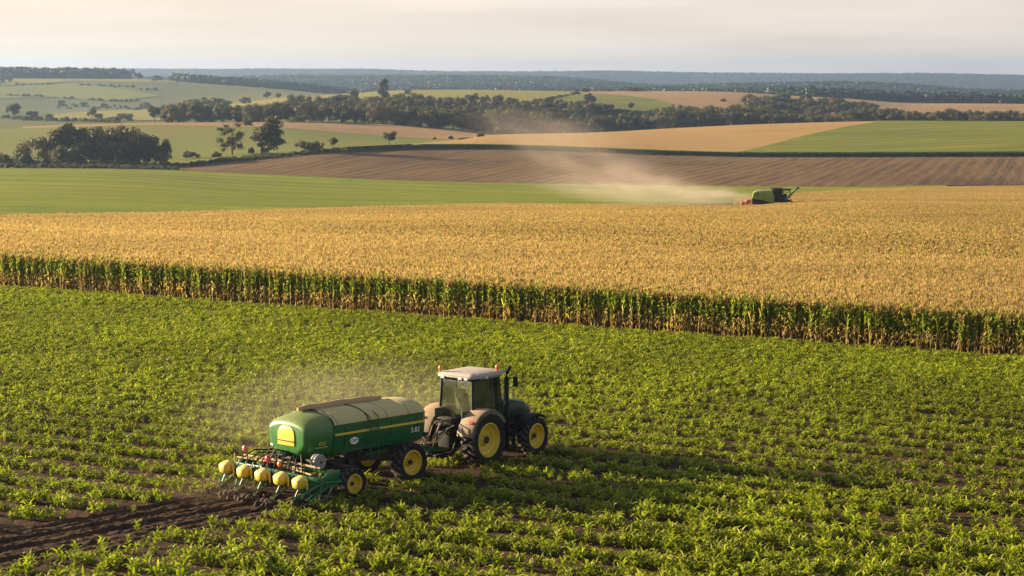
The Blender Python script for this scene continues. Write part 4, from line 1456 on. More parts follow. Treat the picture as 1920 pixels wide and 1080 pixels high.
# ------------------------------------------------------------------ tractor
def make_tractor():
    t = empty('tractor', (TR_O[0], TR_O[1], 0), math.pi / 2 - TR_H)
    tag(t, 'dark farm tractor with yellow wheel rims and dusty fenders pulling the green seeder', 'tractor')
    # chassis: gearbox, front frame, axles
    mb = MB()
    mb.box((.3, 0, .95), (1.5, .62, .55), bevel=.05).box((1.9, 0, .95), (1.9, .5, .5), bevel=.05)
    mb.tube([(0, -.95, .925), (0, .95, .925)], .16, 12).tube([(2.80, -.9, .68), (2.80, .9, .68)], .10, 10)
    mb.box((2.80, 0, .72), (.5, .45, .3), bevel=.04)
    mb.box((3.45, 0, .85), (.35, .7, .4), bevel=.05)
    mb.build('chassis', M_dark, t)
    # hood: tapering, rounded top, dropping to the nose
    rings = []
    for (x, w, z0, z1) in [(1.12, .47, 1.05, 2.06), (1.6, .47, 1.05, 2.05), (2.4, .455, 1.02, 1.98), (3.0, .43, .98, 1.87), (3.35, .40, .98, 1.72), (3.52, .34, 1.05, 1.50), (3.56, .28, 1.10, 1.38)]:
        rings.append([(x, -w, z0), (x, -w * 1.02, z0 + (z1 - z0) * .55), (x, -w * .97, z1 - .16), (x, -w * .80, z1 - .05), (x, -w * .45, z1), (x, w * .45, z1), (x, w * .80, z1 - .05), (x, w * .97, z1 - .16), (x, w * 1.02, z0 + (z1 - z0) * .55), (x, w, z0)])
    hood = MB().loft(rings, close_ring=True, cap0=True, cap1=True).build('hood', M_hood, t, 30)
    g = MB()
    for s in (-1, 1):
        g.box((2.25, s * .475, 1.42), (1.3, .02, .42), bevel=.005)
        for k in range(6):
            g.box((1.8 + k * .18, s * .487, 1.42), (.03, .012, .36))
    g.build('grille', M_black, hood)
    # cab floor and lower body
    mb = MB()
    mb.box((.3, 0, 1.32), (1.75, 1.15, .30), bevel=.05)
    mb.box((-.42, 0, 1.55), (.18, 1.20, .32), bevel=.04)
    mb.box((1.05, 0, 1.65), (.18, 1.0, .5), bevel=.05)
    mb.build('cab_base', M_black, t).location.x = .26
    # cab frame: six posts and the top rails
    P = {'rr': (-.56, -.78, 1.62), 'rl': (-.56, .78, 1.62), 'mr': (.42, -.86, 1.40), 'ml': (.42, .86, 1.40), 'fr': (1.20, -.66, 1.40), 'fl': (1.20, .66, 1.40)}
    T = {'rr': (-.50, -.72, 2.90), 'rl': (-.50, .72, 2.90), 'mr': (.36, -.80, 2.92), 'ml': (.36, .80, 2.92), 'fr': (1.02, -.64, 2.90), 'fl': (1.02, .64, 2.90)}
    P = {k: (x + .28, y * .93, z) for k, (x, y, z) in P.items()}
    T = {k: (x + .28, y * .93, z + .05) for k, (x, y, z) in T.items()}
    mb = MB()
    for k in P:
        mb.tube([P[k], T[k]], .05 if k[0] != 'm' else .042, 8)
    for a, b in (('rr', 'rl'), ('rr', 'mr'), ('mr', 'fr'), ('rl', 'ml'), ('ml', 'fl'), ('fr', 'fl')):
        mb.tube([T[a], T[b]], .05, 8).tube([P[a], P[b]], .05, 8)
    mb.build('cab_frame', M_black, t)
    def pane(a, b, off):
        m_ = MB()
        p = [Vector(P[a]), Vector(P[b]), Vector(T[b]), Vector(T[a])]
        c = sum(p, Vector()) / 4
        p = [c + (q - c) * .965 + Vector(off) for q in p]
        m_.quad(*p)
        return m_.build('window', M_glass, t, 0, thick=.006)
    pane('rr', 'rl', (-.012, 0, 0)); pane('rr', 'mr', (0, -.012, 0)); pane('mr', 'fr', (.004, -.012, 0)); pane('rl', 'ml', (0, .012, 0)); pane('ml', 'fl', (.004, .012, 0)); pane('fr', 'fl', (.012, 0, 0))
    # roof: a rounded slab with a raised middle
    rings = []
    def rr_ring(x0, x1, w, z, cr=.16):
        pts = []
        for (cx, cy, a0) in ((x1 - cr, w - cr, 0), (x0 + cr, w - cr, 90), (x0 + cr, -w + cr, 180), (x1 - cr, -w + cr, 270)):
            for k in range(5):
                a = R(a0 + 22.5 * k)
                pts.append((cx + cr * math.cos(a), cy + cr * math.sin(a), z))
        return pts
    rings = [rr_ring(-.33, 1.42, .74, 2.98), rr_ring(-.38, 1.48, .80, 3.01), rr_ring(-.38, 1.48, .80, 3.09), rr_ring(-.32, 1.40, .74, 3.15), rr_ring(-.18, 1.2, .58, 3.18, .2), rr_ring(.1, 1.0, .3, 3.19, .15)]
    roof = MB().loft(rings, close_ring=True, cap0=True, cap1=True).build('roof', M_roof, t, 30)
    for (x, y) in ((-.28, .70), (1.05, -.74)):
        b = MB()
        b.tube([(x, y, 3.08), (x, y, 3.21)], .035, 8).sphere((x, y, 3.21 + .065), (.065, .065, .10), 12, 8)
        b.build('beacon', M_orange, roof)
    for (x, y, z) in ((-.39, -.52, 3.0), (-.39, -.26, 3.0), (-.39, .50, 3.0), (.35, -.80, 3.0)):
        MB().box((x, y, z), (.05, .15, .085), bevel=.015).build('work_light', M_white, roof)
    MB().tube([(0, -.78, 2.98), (0, -.84, 2.98), (1.2, -.84, 2.98), (1.2, -.78, 2.98)], .018, 6).build('hand_rail', M_grey, roof)
    # seat, steering wheel, console
    mb = MB()
    mb.box((.05, 0, 1.72), (.52, .52, .14), bevel=.05).box((-.20, 0, 2.10), (.14, .52, .72), Matrix.Rotation(-.14, 3, 'Y'), bevel=.05).box((-.26, 0, 2.50), (.10, .30, .18), bevel=.04)
    mb.box((.05, -.33, 1.88), (.40, .08, .07), bevel=.02).box((.05, .33, 1.88), (.40, .08, .07), bevel=.02).tube([(.05, 0, 1.45), (.05, 0, 1.70)], .12, 10)
    mb.build('seat', M_seat, t).location.x = .26
    mb = MB()
    ring = [(.70 + .19 * math.cos(a) * .5, .19 * math.sin(a), 2.06 - .19 * math.cos(a) * .86) for a in np.linspace(0, 6.283, 21)]
    mb.tube(ring, .017, 6, cap=False).tube([(.70, 0, 2.06), (.98, 0, 1.60)], .035, 8).box((1.0, 0, 1.80), (.16, .5, .34), bevel=.04)
    mb.build('steering_wheel', M_black, t).location.x = .26
    # fenders
    for s in (-1, 1):
        f = arc_fender('fender', t, M_fend, 0, .925, 1.06, min(s * .60, s * 1.26), max(s * .60, s * 1.26), R(-78), R(58), .16)
        MB().box((0.0, s * .60, 1.55), (1.45, .035, .78), bevel=.01).build('fender_side', M_fend, f)
        l = MB().box((-.86, s * 1.12, 1.62), (.09, .20, .10), Matrix.Rotation(R(35), 3, 'Y'), bevel=.02).build('tail_light', M_orange if s > 0 else M_red, f)
        arc_fender('front_fender', t, M_black, 2.80, .685, .80, min(s * .72, s * 1.20), max(s * .72, s * 1.20), R(-62), R(40), .07)
    for s in (-1, 1):
        wheel(t, 0, s * .97, .925, .62, .565, 20, s)
        wheel(t, 2.80, s * .96, .685, .46, .415, 18, s)
    # exhaust, air stack
    mb = MB()
    mb.tube([(1.50, -.80, 1.55), (1.50, -.80, 2.05)], .10, 12).tube([(1.50, -.80, 2.05), (1.50, -.80, 2.85), (1.53, -.80, 3.05), (1.72, -.80, 3.24)], [.085, .085, .075, .06], 12)
    mb.build('exhaust_stack', M_black, t)
    for s in (-1, 1):
        m_ = MB()
        m_.tube([(1.12, s * .68, 2.55), (1.30, s * 1.10, 2.92), (1.30, s * 1.34, 2.92)], .018, 6).box((1.31, s * 1.34, 2.80), (.06, .19, .36), bevel=.025)
        m_.build('mirror', M_black, t)
    # fuel tank, steps
    mb = MB()
    mb.box((1.15, -.62, .92), (.75, .36, .52), bevel=.07).box((1.15, .62, .92), (.75, .36, .52), bevel=.07)
    mb.build('fuel_tank', M_black, t)
    for s in (-1, 1):
        m_ = MB()
        for k in range(4):
            m_.box((1.62, s * (.80 + .02 * (3 - k)), .45 + .27 * k), (.36, .20, .035), bevel=.008)
        m_.box((1.44, s * .88, .85), (.03, .16, .95)).box((1.80, s * .88, .85), (.03, .16, .95))
        m_.build('steps', M_dark, t)
    # rear linkage, drawbar, hydraulic hoses
    mb = MB()
    mb.box((-.72, 0, .95), (.5, .5, .55), bevel=.05)
    for s in (-1, 1):
        mb.tube([(-.45, s * .42, .78), (-1.30, s * .46, .55)], .045, 8).tube([(-.55, s * .40, 1.40), (-.98, s * .44, .68)], .035, 8).tube([(-.50, s * .25, 1.45), (-.85, s * .40, 1.42)], .05, 8)
    mb.tube([(-.75, 0, 1.28), (-1.25, 0, 1.15)], .04, 8).box((-.95, 0, .45), (1.0, .14, .07), bevel=.02)
    mb.box((-.75, 0, 1.55), (.35, .62, .30), bevel=.04)
    mb.build('rear_linkage', M_dark, t)
    r_ = random.Random(4)
    for k in range(7):
        y0 = -.42 + k * .12
        MB().tube([(-.92, y0, 1.52 + r_.uniform(-.1, .14)), (-1.25, y0 * .9, 1.50 + r_.uniform(-.15, .2)), (-1.55, y0 * .7, 1.12 + r_.uniform(-.2, .1)), (-1.85, y0 * .5, .98), (-2.2, y0 * .35, 1.0)], .022, 6).build('hose', M_black if k % 3 else M_roll, t)
    return t
make_tractor()

# ------------------------------------------------------------------ seeder
def text_mesh(txt, size, mat, parent, name, origin, xdir, ydir, shear=0.0, depth=0.006):
    cu = bpy.data.curves.new('lettering', 'FONT')
    cu.body = txt
    cu.size = size
    cu.extrude = depth / 2
    cu.shear = shear
    cu.align_x = 'CENTER'
    cu.align_y = 'CENTER'
    tmp = bpy.data.objects.new('lettering', cu)
    COL.objects.link(tmp)
    bpy.context.view_layer.update()
    me = bpy.data.meshes.new_from_object(tmp.evaluated_get(bpy.context.evaluated_depsgraph_get()))
    bpy.data.objects.remove(tmp)
    bpy.data.curves.remove(cu)
    x = Vector(xdir).normalized(); y = Vector(ydir).normalized(); z = x.cross(y)
    m = Matrix.Translation(Vector(origin)) @ Matrix((x, y, z)).transposed().to_4x4()
    me.transform(m)
    me.materials.clear()
    o = link_mesh(name, me, mat, parent)
    return o

def make_seeder():
    t = empty('seeder', (PL_O[0], PL_O[1], 0), math.pi / 2 - PL_H)
    tag(t, 'green tank seeder with tan dusty cover and five yellow hoppers over the tilled track', 'seeder')
    W, ZB, ZK, ZT = 1.03, 1.12, 2.22, 2.62
    def section(x, sw=1.0, zt=ZT, zb=ZB, half='all', grow=0.0):
        w = W * sw + grow
        zk = zb + (ZK - ZB) * (zt - zb) / (ZT - ZB)
        low = [(-w, zk), (-w, zk - .30 * (zk - zb)), (-w * .97, zk - .58 * (zk - zb)), (-w * .86, zb + .18), (-w * .55, zb + .02), (0, zb), (w * .55, zb + .02), (w * .86, zb + .18), (w * .97, zk - .58 * (zk - zb)), (w, zk - .30 * (zk - zb)), (w, zk)]
        up = []
        for k in range(0, 17):
            a = math.pi * k / 16
            c_, s_ = math.cos(a), math.sin(a)
            up.append((w * math.copysign(abs(c_) ** .95, c_), zk + (zt + grow - zk) * abs(s_) ** .95))
        if half == 'low': return [(x, y, z) for y, z in low]
        if half == 'up': return [(x, y, z) for y, z in up]
        return [(x, y, z) for y, z in low + up[1:-1]]
    # main tank: x from -3.72 to 0.88, nose rounded in
    xs = [-3.22, -3.0, -2.0, -1.0, 0.0, .45, .70, .84, .90]
    sc = [1, 1, 1, 1, 1, 1, .985, .93, .84]
    MB().loft([section(x, s, ZB + (ZT - ZB) * (.5 + .5 * s), ZB + .10 * (1 - s) * 4, 'low') for x, s in zip(xs, sc)] ).build('tank', M_grn, t, 40)
    MB().loft([section(xs[-1], .84, ZB + (ZT - ZB) * .92, ZB + .064, 'all'), [(.93, y * .5, ZB + .8 + (z - ZB - .8) * .5) for _, y, z in section(0, .84)]], close_ring=True, cap1=True).build('tank_nose', M_grn, t, 40)
    cover = MB().loft([section(x, s, ZB + (ZT - ZB) * (.5 + .5 * s), ZB + .10 * (1 - s) * 4, 'up', .006) for x, s in zip(xs, sc)]).build('cover', M_tarp, t, 40)
    # seams and straps of the cover
    def strap(x, z0, mat, name, par, rad=.02, ang0=0.0, ang1=1.0, grow=.016):
        p = section(x, 1, grow=grow, half='up')
        n_ = len(p) - 1
        p = p[int(n_ * ang0):int(n_ * ang1) + 1]
        return MB().tube(p, rad, 6).build(name, mat, par)
    for x in (-3.05, -1.45 + .55, 0.05):
        strap(x, 0, M_roll, 'seam', cover, .010)
    strap(-1.75, 0, M_black, 'strap', cover, .020)
    # rolled canvas along the top
    pr_ = section(0, 1, half='up')
    rp = [(-3.65 + k * .45, .22 + .03 * math.sin(k * 1.7), ZT + .055 + .015 * math.sin(k * 2.3)) for k in range(9)]
    MB().tube(rp, [.06, .11, .12, .115, .13, .11, .12, .105, .06], 10).build('canvas_roll', M_roll, t, 50)
    mb = MB()
    mb.tube([(x, y + .14, z - .03) for x, y, z in rp], .018, 6)
    mb.build('roll_rail', M_dark, t)
    # rear hood, rounding down to the tail
    hx = [-3.24, -3.5, -3.75, -3.98, -4.14, -4.24, -4.29, -4.30]
    hs = [1.0, 1.0, .995, .98, .945, .89, .83, .75]
    hz = [ZT - .01, ZT - .03, ZT - .06, ZT - .105, ZT - .155, ZT - .215, ZT - .28, ZT - .34]
    hb = [ZB + .02, ZB + .02, ZB + .03, ZB + .06, ZB + .12, ZB + .20, ZB + .26, ZB + .32]
    rings = [section(x, s, z, b) for x, s, z, b in zip(hx, hs, hz, hb)]
    hood = MB().loft(rings, close_ring=True, cap0=True, cap1=True).build('rear_hood', M_grnd, t, 40)
    strap(-3.23, 0, M_black, 'trim', hood, .026)
    # yellow access panel on the tail
    def tailx(y, z):                                   # x of the tail surface
        best = -4.0
        for i in range(len(rings) - 1, -1, -1):
            s, zt, zb = hs[i], hz[i], hb[i]
            zk = zb + (ZK - ZB) * (zt - zb) / (ZT - ZB)
            yy = abs(y) / (W * s)
            if yy < 1:
                top = zk + (zt - zk) * (1 - yy ** 2.4) ** .5
                if zb <= z <= top: return hx[i]
        return best
    rows_ = []
    n1, n2 = 8, 8
    for i in range(n1 + 1):
        z = 1.64 + .62 * i / n1
        wv = .40 if i < 4 else .40 * math.sqrt(max(0.05, 1 - ((i - 4) / 4.3) ** 2.2))
        xx = -4.345 + .03 * max(0, (z - 2.05) / .23) ** 1.8
        rows_.append([(xx + .015 * (abs(-1 + 2 * j / n2)) ** 2, wv * (-1 + 2 * j / n2), z) for j in range(n2 + 1)])
    fr_ = [[(x + .16, y * .96, z) for x, y, z in r] for r in rows_]
    mb = MB().loft(rows_).loft(fr_)
    ring_o = rows_[0] + [r[-1] for r in rows_[1:]] + rows_[-1][::-1][1:] + [r[0] for r in rows_[::-1][1:-1]]
    ring_i = fr_[0] + [r[-1] for r in fr_[1:]] + fr_[-1][::-1][1:] + [r[0] for r in fr_[::-1][1:-1]]
    mb.loft([ring_o, ring_i], close_ring=True)
    bmesh.ops.remove_doubles(mb.bm, verts=mb.bm.verts, dist=.0005)
    panel = mb.build('access_panel', M_yel, hood, 40)
    MB().box((-4.355, 0, 1.78), (.02, .72, .03)).build('panel_groove', M_dark, panel)
    MB().box((-4.22, .80, 1.56), (.06, .30, .07), rotz(R(-28)), bevel=.01).build('reflector', M_white, hood)
    # stripes and badges, right and left
    for s in (-1, 1):
        y = s * (W + .004)
        MB().box((-1.20, y, 1.93), (3.90, .012, .072), bevel=.004).build('stripe', M_yel, t)
        xd = (1, 0, 0) if s < 0 else (-1, 0, 0)
        pl = MB().lathe_y([(.001, 0), (.115, 0), (.115, s * .008), (.001, s * .008)], (0, 0, 0), 24).build('badge', M_white, t)
        pl.data.transform(Matrix.Translation((-2.35, y - .004 * s, 1.66)) @ Matrix.Diagonal((1.55, 1, 1, 1)))
        text_mesh('GVP', .15, M_dark, pl, 'lettering', (-2.35, y + s * .010, 1.66), xd, (0, 0, 1))
        text_mesh('5.82', .23, M_white, t, 'lettering', (.34, y - s * .002 , 1.68), xd, (0, 0, 1))
        text_mesh('4525', .16, M_yel, hood, 'lettering', (-3.72, s * (W + .010), 1.72), xd, (0, 0, 1), .25)
        MB().box((-3.74, s * (W + .004), 1.61), (.52, .012, .018)).build('underline', M_yel, hood)
    # pressed seams, rivets and hatch lids
    mb = MB()
    for s in (-1, 1):
        for x in (-2.75, -.75, .42):
            mb.box((x, s * (W + .002), 1.84), (.022, .008, .62))
        mb.box((-1.2, s * (W + .003), 2.23), (4.0, .008, .02))
        for k in range(20):
            mb.box((-3.1 + k * .2, s * (W + .004), 2.18), (.022, .010, .022))
    mb.build('panel_seam', M_black, t)
    for x in (-2.4, -.4):
        MB().lathe_y([(.001, 0), (.17, 0), (.17, .05), (.001, .06)], (0, 0, 0), 20).build('hatch', M_tarp, cover).matrix_local = Matrix.Translation((x, -.28, ZT - .045)) @ Matrix.Rotation(R(98), 4, 'X')
    # ladder on the right side
    mb = MB()
    y = -W - .08
    mb.tube([(-1.72, y + .30, 2.48), (-1.72, y, 2.34), (-1.72, y, .92)], .020, 6).tube([(-1.36, y + .30, 2.48), (-1.36, y, 2.34), (-1.36, y, .92)], .020, 6)
    for k in range(6):
        z = .94 + .25 * k
        mb.box((-1.54, y, z), (.36, .05, .025))
    mb.box((-1.54, y - .06, 1.20), (.9, .16, .03))
    mb.build('ladder', M_grn, t)
    # underframe, axles, drawbar
    mb = MB()
    for s in (-1, 1):
        mb.box((-1.9, s * .55, .95), (5.4, .14, .22), bevel=.02)
        for x in (-3.4, -1.9, -.4): mb.box((x, s * .60, 1.12), (.14, .30, .24))
    mb.tube([(0, -1.05, .66), (0, 1.05, .66)], .09, 10).box((0, 0, .82), (.4, 1.2, .25), bevel=.03)
    mb.box((-1.9, 0, 1.0), (.16, 1.3, .2)).box((-3.2, 0, .95), (.3, 3.2, .18), bevel=.03)
    mb.build('underframe', M_dark, t)
    mb = MB()
    mb.loft([[(.80, -.48, .80), (.80, .48, .80), (.80, .48, 1.05), (.80, -.48, 1.05)], [(1.7, -.2, .68), (1.7, .2, .68), (1.7, .2, .86), (1.7, -.2, .86)], [(2.45, -.07, .56), (2.45, .07, .56), (2.45, .07, .68), (2.45, -.07, .68)]], close_ring=True, cap0=True, cap1=True)
    mb.tube([(1.25, -.25, .85), (1.25, -.25, .30)], .05, 8).box((1.25, -.25, .28), (.22, .22, .03))
    mb.build('drawbar', M_grn, t)
    for s in (-1, 1):
        wheel(t, 0, s * 1.08, .66, .46, .385, 16, s, True)
        wheel(t, -3.2, s * 1.86, .50, .34, .285, 14, s, True)
    # toolbar with its side frames
    mb = MB()
    mb.box((-4.72, 0, .82), (.16, 4.1, .16), bevel=.02).box((-4.35, 0, 1.02), (.10, 3.9, .10), bevel=.015)
    for s in (-1, 1):
        mb.box((-3.95, s * .8, .88), (1.5, .12, .14), bevel=.02)
        mb.box((-3.55, s * 1.62, .80), (.9, .10, .16), bevel=.02)
    mb.build('toolbar', M_grn, t)
    for s in (-1, 1):
        mb = MB()
        y_ = s * 2.03
        mb.prism([(-4.6, .55), (-3.9, .62), (-3.85, 1.05), (-4.3, 1.08), (-4.65, .82)], y_ - .03, y_ + .03, .012)
        mb.tube([(-5.4, y_, .42), (-4.6, y_, .72), (-3.8, y_, .66)], .05, 6).tube([(-5.3, y_, .10), (-4.9, y_, .32), (-4.3, y_, .58)], .04, 6).tube([(-5.0, y_, .06), (-4.4, y_, .22), (-4.1, y_, .62)], .04, 6).tube([(-4.75, y_, .05), (-4.55, y_, .9)], .035, 6)
        mb.box((-4.9, y_, .36), (.7, .05, .16), Matrix.Rotation(R(-28), 3, 'Y'))
        mb.build('side_frame', M_grn, t)
    # long markers, booms lying on top
    mb = MB()
    mb.tube([(-4.55, -1.9, 1.16), (-4.62, -.6, 1.20), (-4.60, 1.75, 1.14)], .035, 8).tube([(-4.80, -1.3, 1.10), (-4.82, .3, 1.14), (-4.78, 1.85, 1.08)], .028, 8).tube([(-4.95, -1.95, 1.02), (-4.70, -.2, 1.06)], .026, 8)
    mb.build('marker_boom', M_roll, t)
    # blower, valve clutter, seed hoses
    mb = MB()
    mb.lathe_y([(.05, -.16), (.20, -.16), (.25, -.10), (.25, -.03), (.17, -.02), (.17, .02), (.25, .03), (.25, .10), (.2, .16), (.05, .16)], (-4.05, -1.22, 1.22), 22)
    mb.tube([(-4.05, -1.22, 1.0), (-4.1, -1.2, .75), (-4.2, -1.1, .6)], .07, 8)
    mb.build('blower', M_grey, t)
    r_ = random.Random(9)
    mb = MB()
    for k in range(26):
        x = -4.75 + r_.uniform(0, .55); y = r_.uniform(-.5, .95); z = 1.02 + r_.random() * .42
        mb.box((x, y, z), (r_.uniform(.05, .14), r_.uniform(.05, .16), r_.uniform(.05, .14)), rotz(r_.uniform(-.5, .5)), bevel=.012)
    for k in range(10):
        x = -3.4 + r_.uniform(0, 2.4); z = .55 + r_.random() * .45
        mb.box((x, r_.uniform(-.75, .75), z), (r_.uniform(.1, .3), r_.uniform(.1, .3), r_.uniform(.1, .25)), bevel=.015)
    mb.build('valve_block', M_dark, t)
    for k in range(10):
        y0 = -1.6 + k * .36
        MB().tube([(-4.3, y0 * .45, 1.35 + r_.uniform(-.05, .1)), (-4.65, y0 * .7, 1.42 + r_.uniform(-.15, .12)), (-4.95, y0 * .95, 1.05), (-5.05, y0, .72), (-5.1, y0, .45)], .024, 6).build('seed_hose', M_black if k % 2 else M_dark, t)
    for (x, y, z, m_, s_) in ((-4.85, 1.42, 1.42, M_pink, .095), (-5.0, .10, 1.27, M_red, .105), (-4.95, -.42, 1.16, M_orange, .085)):
        mb = MB().sphere((x, y, z), (s_ * .75, s_, s_ * 1.15), 14, 10)
        l = mb.build('marker_light', m_, t)
        MB().tube([(x + .10, y, z), (x + .12, y, .95)], .018, 6).build('stalk', M_dark, l)
    MB().tube([(-5.1, 1.62, .78), (-5.1, 1.62, 1.28)], .022, 6).build('marker_rod', M_roll, t)
    MB().tube([(-5.1, -1.62, .40), (-5.55, -1.2, .16), (-6.1, 2.45, .10)], .012, 5).build('drag_chain', M_roll, t)
    # five row units
    for k in range(5):
        y = -1.80 + .90 * k
        jz = r_.uniform(-.02, .02)
        ru = MB()
        ru.box((-5.05, y, .62 + jz), (.55, .10, .12), bevel=.015).box((-5.0, y, .80), (.10, .16, .20), bevel=.01)
        ru.tube([(-4.8, y + .06, .72), (-5.55, y + .06, .36)], .024, 6).tube([(-4.8, y - .06, .62), (-5.75, y - .06, .22)], .024, 6)
        ru.tube([(-5.35, y, .60), (-5.62, y + .02, .10)], .028, 6)
        unit = ru.build('row_unit', M_grn, t)
        h = MB()
        rg = []
        for (z, a, b) in ((.62, .10, .10), (.66, .165, .17), (.75, .19, .20), (.90, .19, .205), (.96, .165, .18), (.99, .10, .12)):
            q = []
            for i in range(16):
                th = 2 * math.pi * i / 16
                c_, s_ = math.cos(th), math.sin(th)
                q.append((-5.32 + a * math.copysign(abs(c_) ** .6, c_), y + b * math.copysign(abs(s_) ** .6, s_), z + jz + .04 * c_ * (1 if z > .9 else 0)))
            rg.append(q)
        hop = h.loft(rg, close_ring=True, cap0=True, cap1=True).build('hopper', M_hop, unit, 50)
        MB().tube([(-5.30, y - .25, .95 + jz), (-5.28, y - .33, .90), (-5.28, y - .34, .62)], .026, 6).build('filler_pipe', M_yel, unit)
        for s in (-1, 1):
            d = MB()
            d.lathe_y([(.19, -.008), (.19, .008)], (-5.45, y + s * .05, .17), 20, caps=True)
            d.build('opener_disc', M_dark, unit)
            d = MB()
            d.lathe_y([(.12, -.03), (.15, -.03), (.15, .03), (.12, .03)], (-5.92, y + s * .09, .14), 18, closed=True)
            d.build('closing_wheel', M_soilc, unit)
        c = MB()
        for q in range(44):
            c.sphere((-5.25 - r_.random() * .95, y + r_.uniform(-.32, .32), .03 + r_.random() * .17), [r_.uniform(.03, .10) for _ in range(3)], 6, 5)
        c.build('clinging_soil', M_soilc, unit, 0)
    return t
make_seeder()

# ------------------------------------------------------------------ combine harvester
def make_combine():
    t = empty('combine_harvester', (CB_O[0], CB_O[1], CB_Z), math.pi / 2 - CB_H)
    tag(t, 'light green combine harvester working in the golden field with dust trailing behind', 'combine harvester')
    t.scale = (.93, .93, .93)
    body = MB()
    body.prism([(-3.45, 1.05), (-3.55, 2.1), (-3.35, 3.0), (-2.9, 3.22), (0.0, 3.12), (.1, 2.4), (.1, 1.3), (-1.2, 1.0)], -1.4, 1.4, .09)
    b = body.build('body', M_lime, t)
    mb = MB()
    for s in (-1, 1):
        for k in range(5):
            mb.box((-2.9 + .12 * k, s * 1.41, 2.65), (.05, .03, .5))
        mb.box((-1.0, s * 1.41, 2.55), (1.4, .02, .03)).box((-1.75, s * 1.41, 2.4), (.03, .02, 1.1))
    mb.build('louvre', M_dark, b)
    MB().box((-1.6, 0, 3.24), (2.2, 2.3, .16), bevel=.05).build('engine_deck', M_grey, b)
    mb = MB()
    for s in (-1, 1):
        mb.prism([(-3.52, 1.1), (-3.54, 2.05), (-1.6, 1.75), (.0, 1.25), (.0, .95), (-2.8, .9)], s * 1.42 - .02, s * 1.42 + .02)
    mb.build('side_skirt', M_dark, b)
    mb = MB()
    mb.loft([[(-.1, -1.35, 2.1), (1.5, -1.35, 2.1), (1.5, 1.35, 2.1), (-.1, 1.35, 2.1)], [(-.1, -1.4, 3.1), (1.5, -1.4, 3.1), (1.5, 1.4, 3.1), (-.1, 1.4, 3.1)], [(-.5, -1.65, 3.75), (1.5, -1.65, 3.75), (1.5, 1.65, 3.75), (-.5, 1.65, 3.75)]], close_ring=True, cap0=True)
    mb.build('grain_tank', M_dark, t, 20, thick=.04)
    MB().box((.9, 0, 2.0), (2.2, 2.5, 1.2), bevel=.08).build('threshing_housing', M_dark, t)
    # cab
    mb = MB().box((2.25, 0, 1.75), (1.15, 1.7, .25), bevel=.05)
    for x in (1.72, 2.78):
        for y in (-.8, .8): mb.tube([(x, y, 1.8), (x - .05, y, 3.45)], .05, 6)
    cab = mb.build('cab', M_black, t)
    MB().box((2.22, 0, 3.52), (1.35, 1.85, .18), bevel=.06).build('cab_roof', M_black, cab)
    MB().box((2.22, 0, 2.65), (1.0, 1.6, 1.5)).build('window', M_glass, cab)
    MB().box((2.0, 0, 2.3), (.5, .55, 1.0), bevel=.1).build('seat', M_black, cab)
    # unloading auger swung half out to the front
    mb = MB().tube([(1.9, -1.55, 1.4), (2.0, -1.65, 1.9), (2.5, -1.9, 2.45), (3.75, -2.6, 3.85)], [.20, .20, .19, .17], 10).tube([(3.75, -2.6, 3.85), (4.05, -2.68, 3.95), (4.12, -2.70, 3.7)], [.19, .18, .16], 10)
    mb.build('unloading_auger', M_grn, t)
    # header with reel
    mb = MB()
    mb.prism([(3.6, .35), (3.7, 1.35), (3.9, 1.4), (4.1, .7), (5.0, .25), (5.0, .18), (3.8, .18)], -3.0, 3.0, .03)
    hd = mb.build('header', M_dark, t)
    mb = MB()
    mb.tube([(4.75, -2.9, 1.15), (4.75, 2.9, 1.15)], .06, 8)
    for k in range(6):
        a = k * math.pi / 3 + .3
        p = (4.75 + .55 * math.cos(a), 1.15 + .55 * math.sin(a))
        mb.tube([(p[0], -2.9, p[1]), (p[0], 2.9, p[1])], .03, 6)
        for y in (-2.85, -1.0, 1.0, 2.85): mb.tube([(4.75, y, 1.15), (p[0], y, p[1])], .022, 5)
    mb.build('reel', M_dark, hd)
    MB().tube([(2.6, 0, 1.3), (3.8, 0, .75)], [.5, .42], 4).build('feeder_house', M_dark, t)
    # straw spreader at the tail
    mb = MB()
    mb.box((-4.05, 0, 1.35), (1.0, 2.3, .12), bevel=.03).box((-4.55, 0, 1.1), (.12, 2.6, .5), bevel=.03).box((-5.2, 0, 1.15), (.12, 2.4, .35), bevel=.03)
    for y in (-1.1, -.4, .4, 1.1):
        mb.tube([(-3.4, y, 1.75), (-4.55, y, 1.45), (-5.5, y, 1.05)], .06, 6)
    for y in (-.75, .75):
        mb.tube([(-4.3, y, 1.15), (-4.3, y, 1.75)], .40, 12)
        mb.tube([(-5.15, y, 1.0), (-5.15, y, 1.35)], .34, 12)
    mb.build('straw_spreader', M_rust, t)
    for s in (-1, 1):
        wheel(t, 2.1, s * 1.55, .90, .62, .5, 18, s)
        wheel(t, -2.5, s * 1.35, .58, .42, .33, 16, s)
    MB().tube([(2.1, -1.5, .9), (2.1, 1.5, .9)], .14, 8).tube([(-2.5, -1.3, .58), (-2.5, 1.3, .58)], .1, 8).build('axle', M_dark, t)
    return t
make_combine()

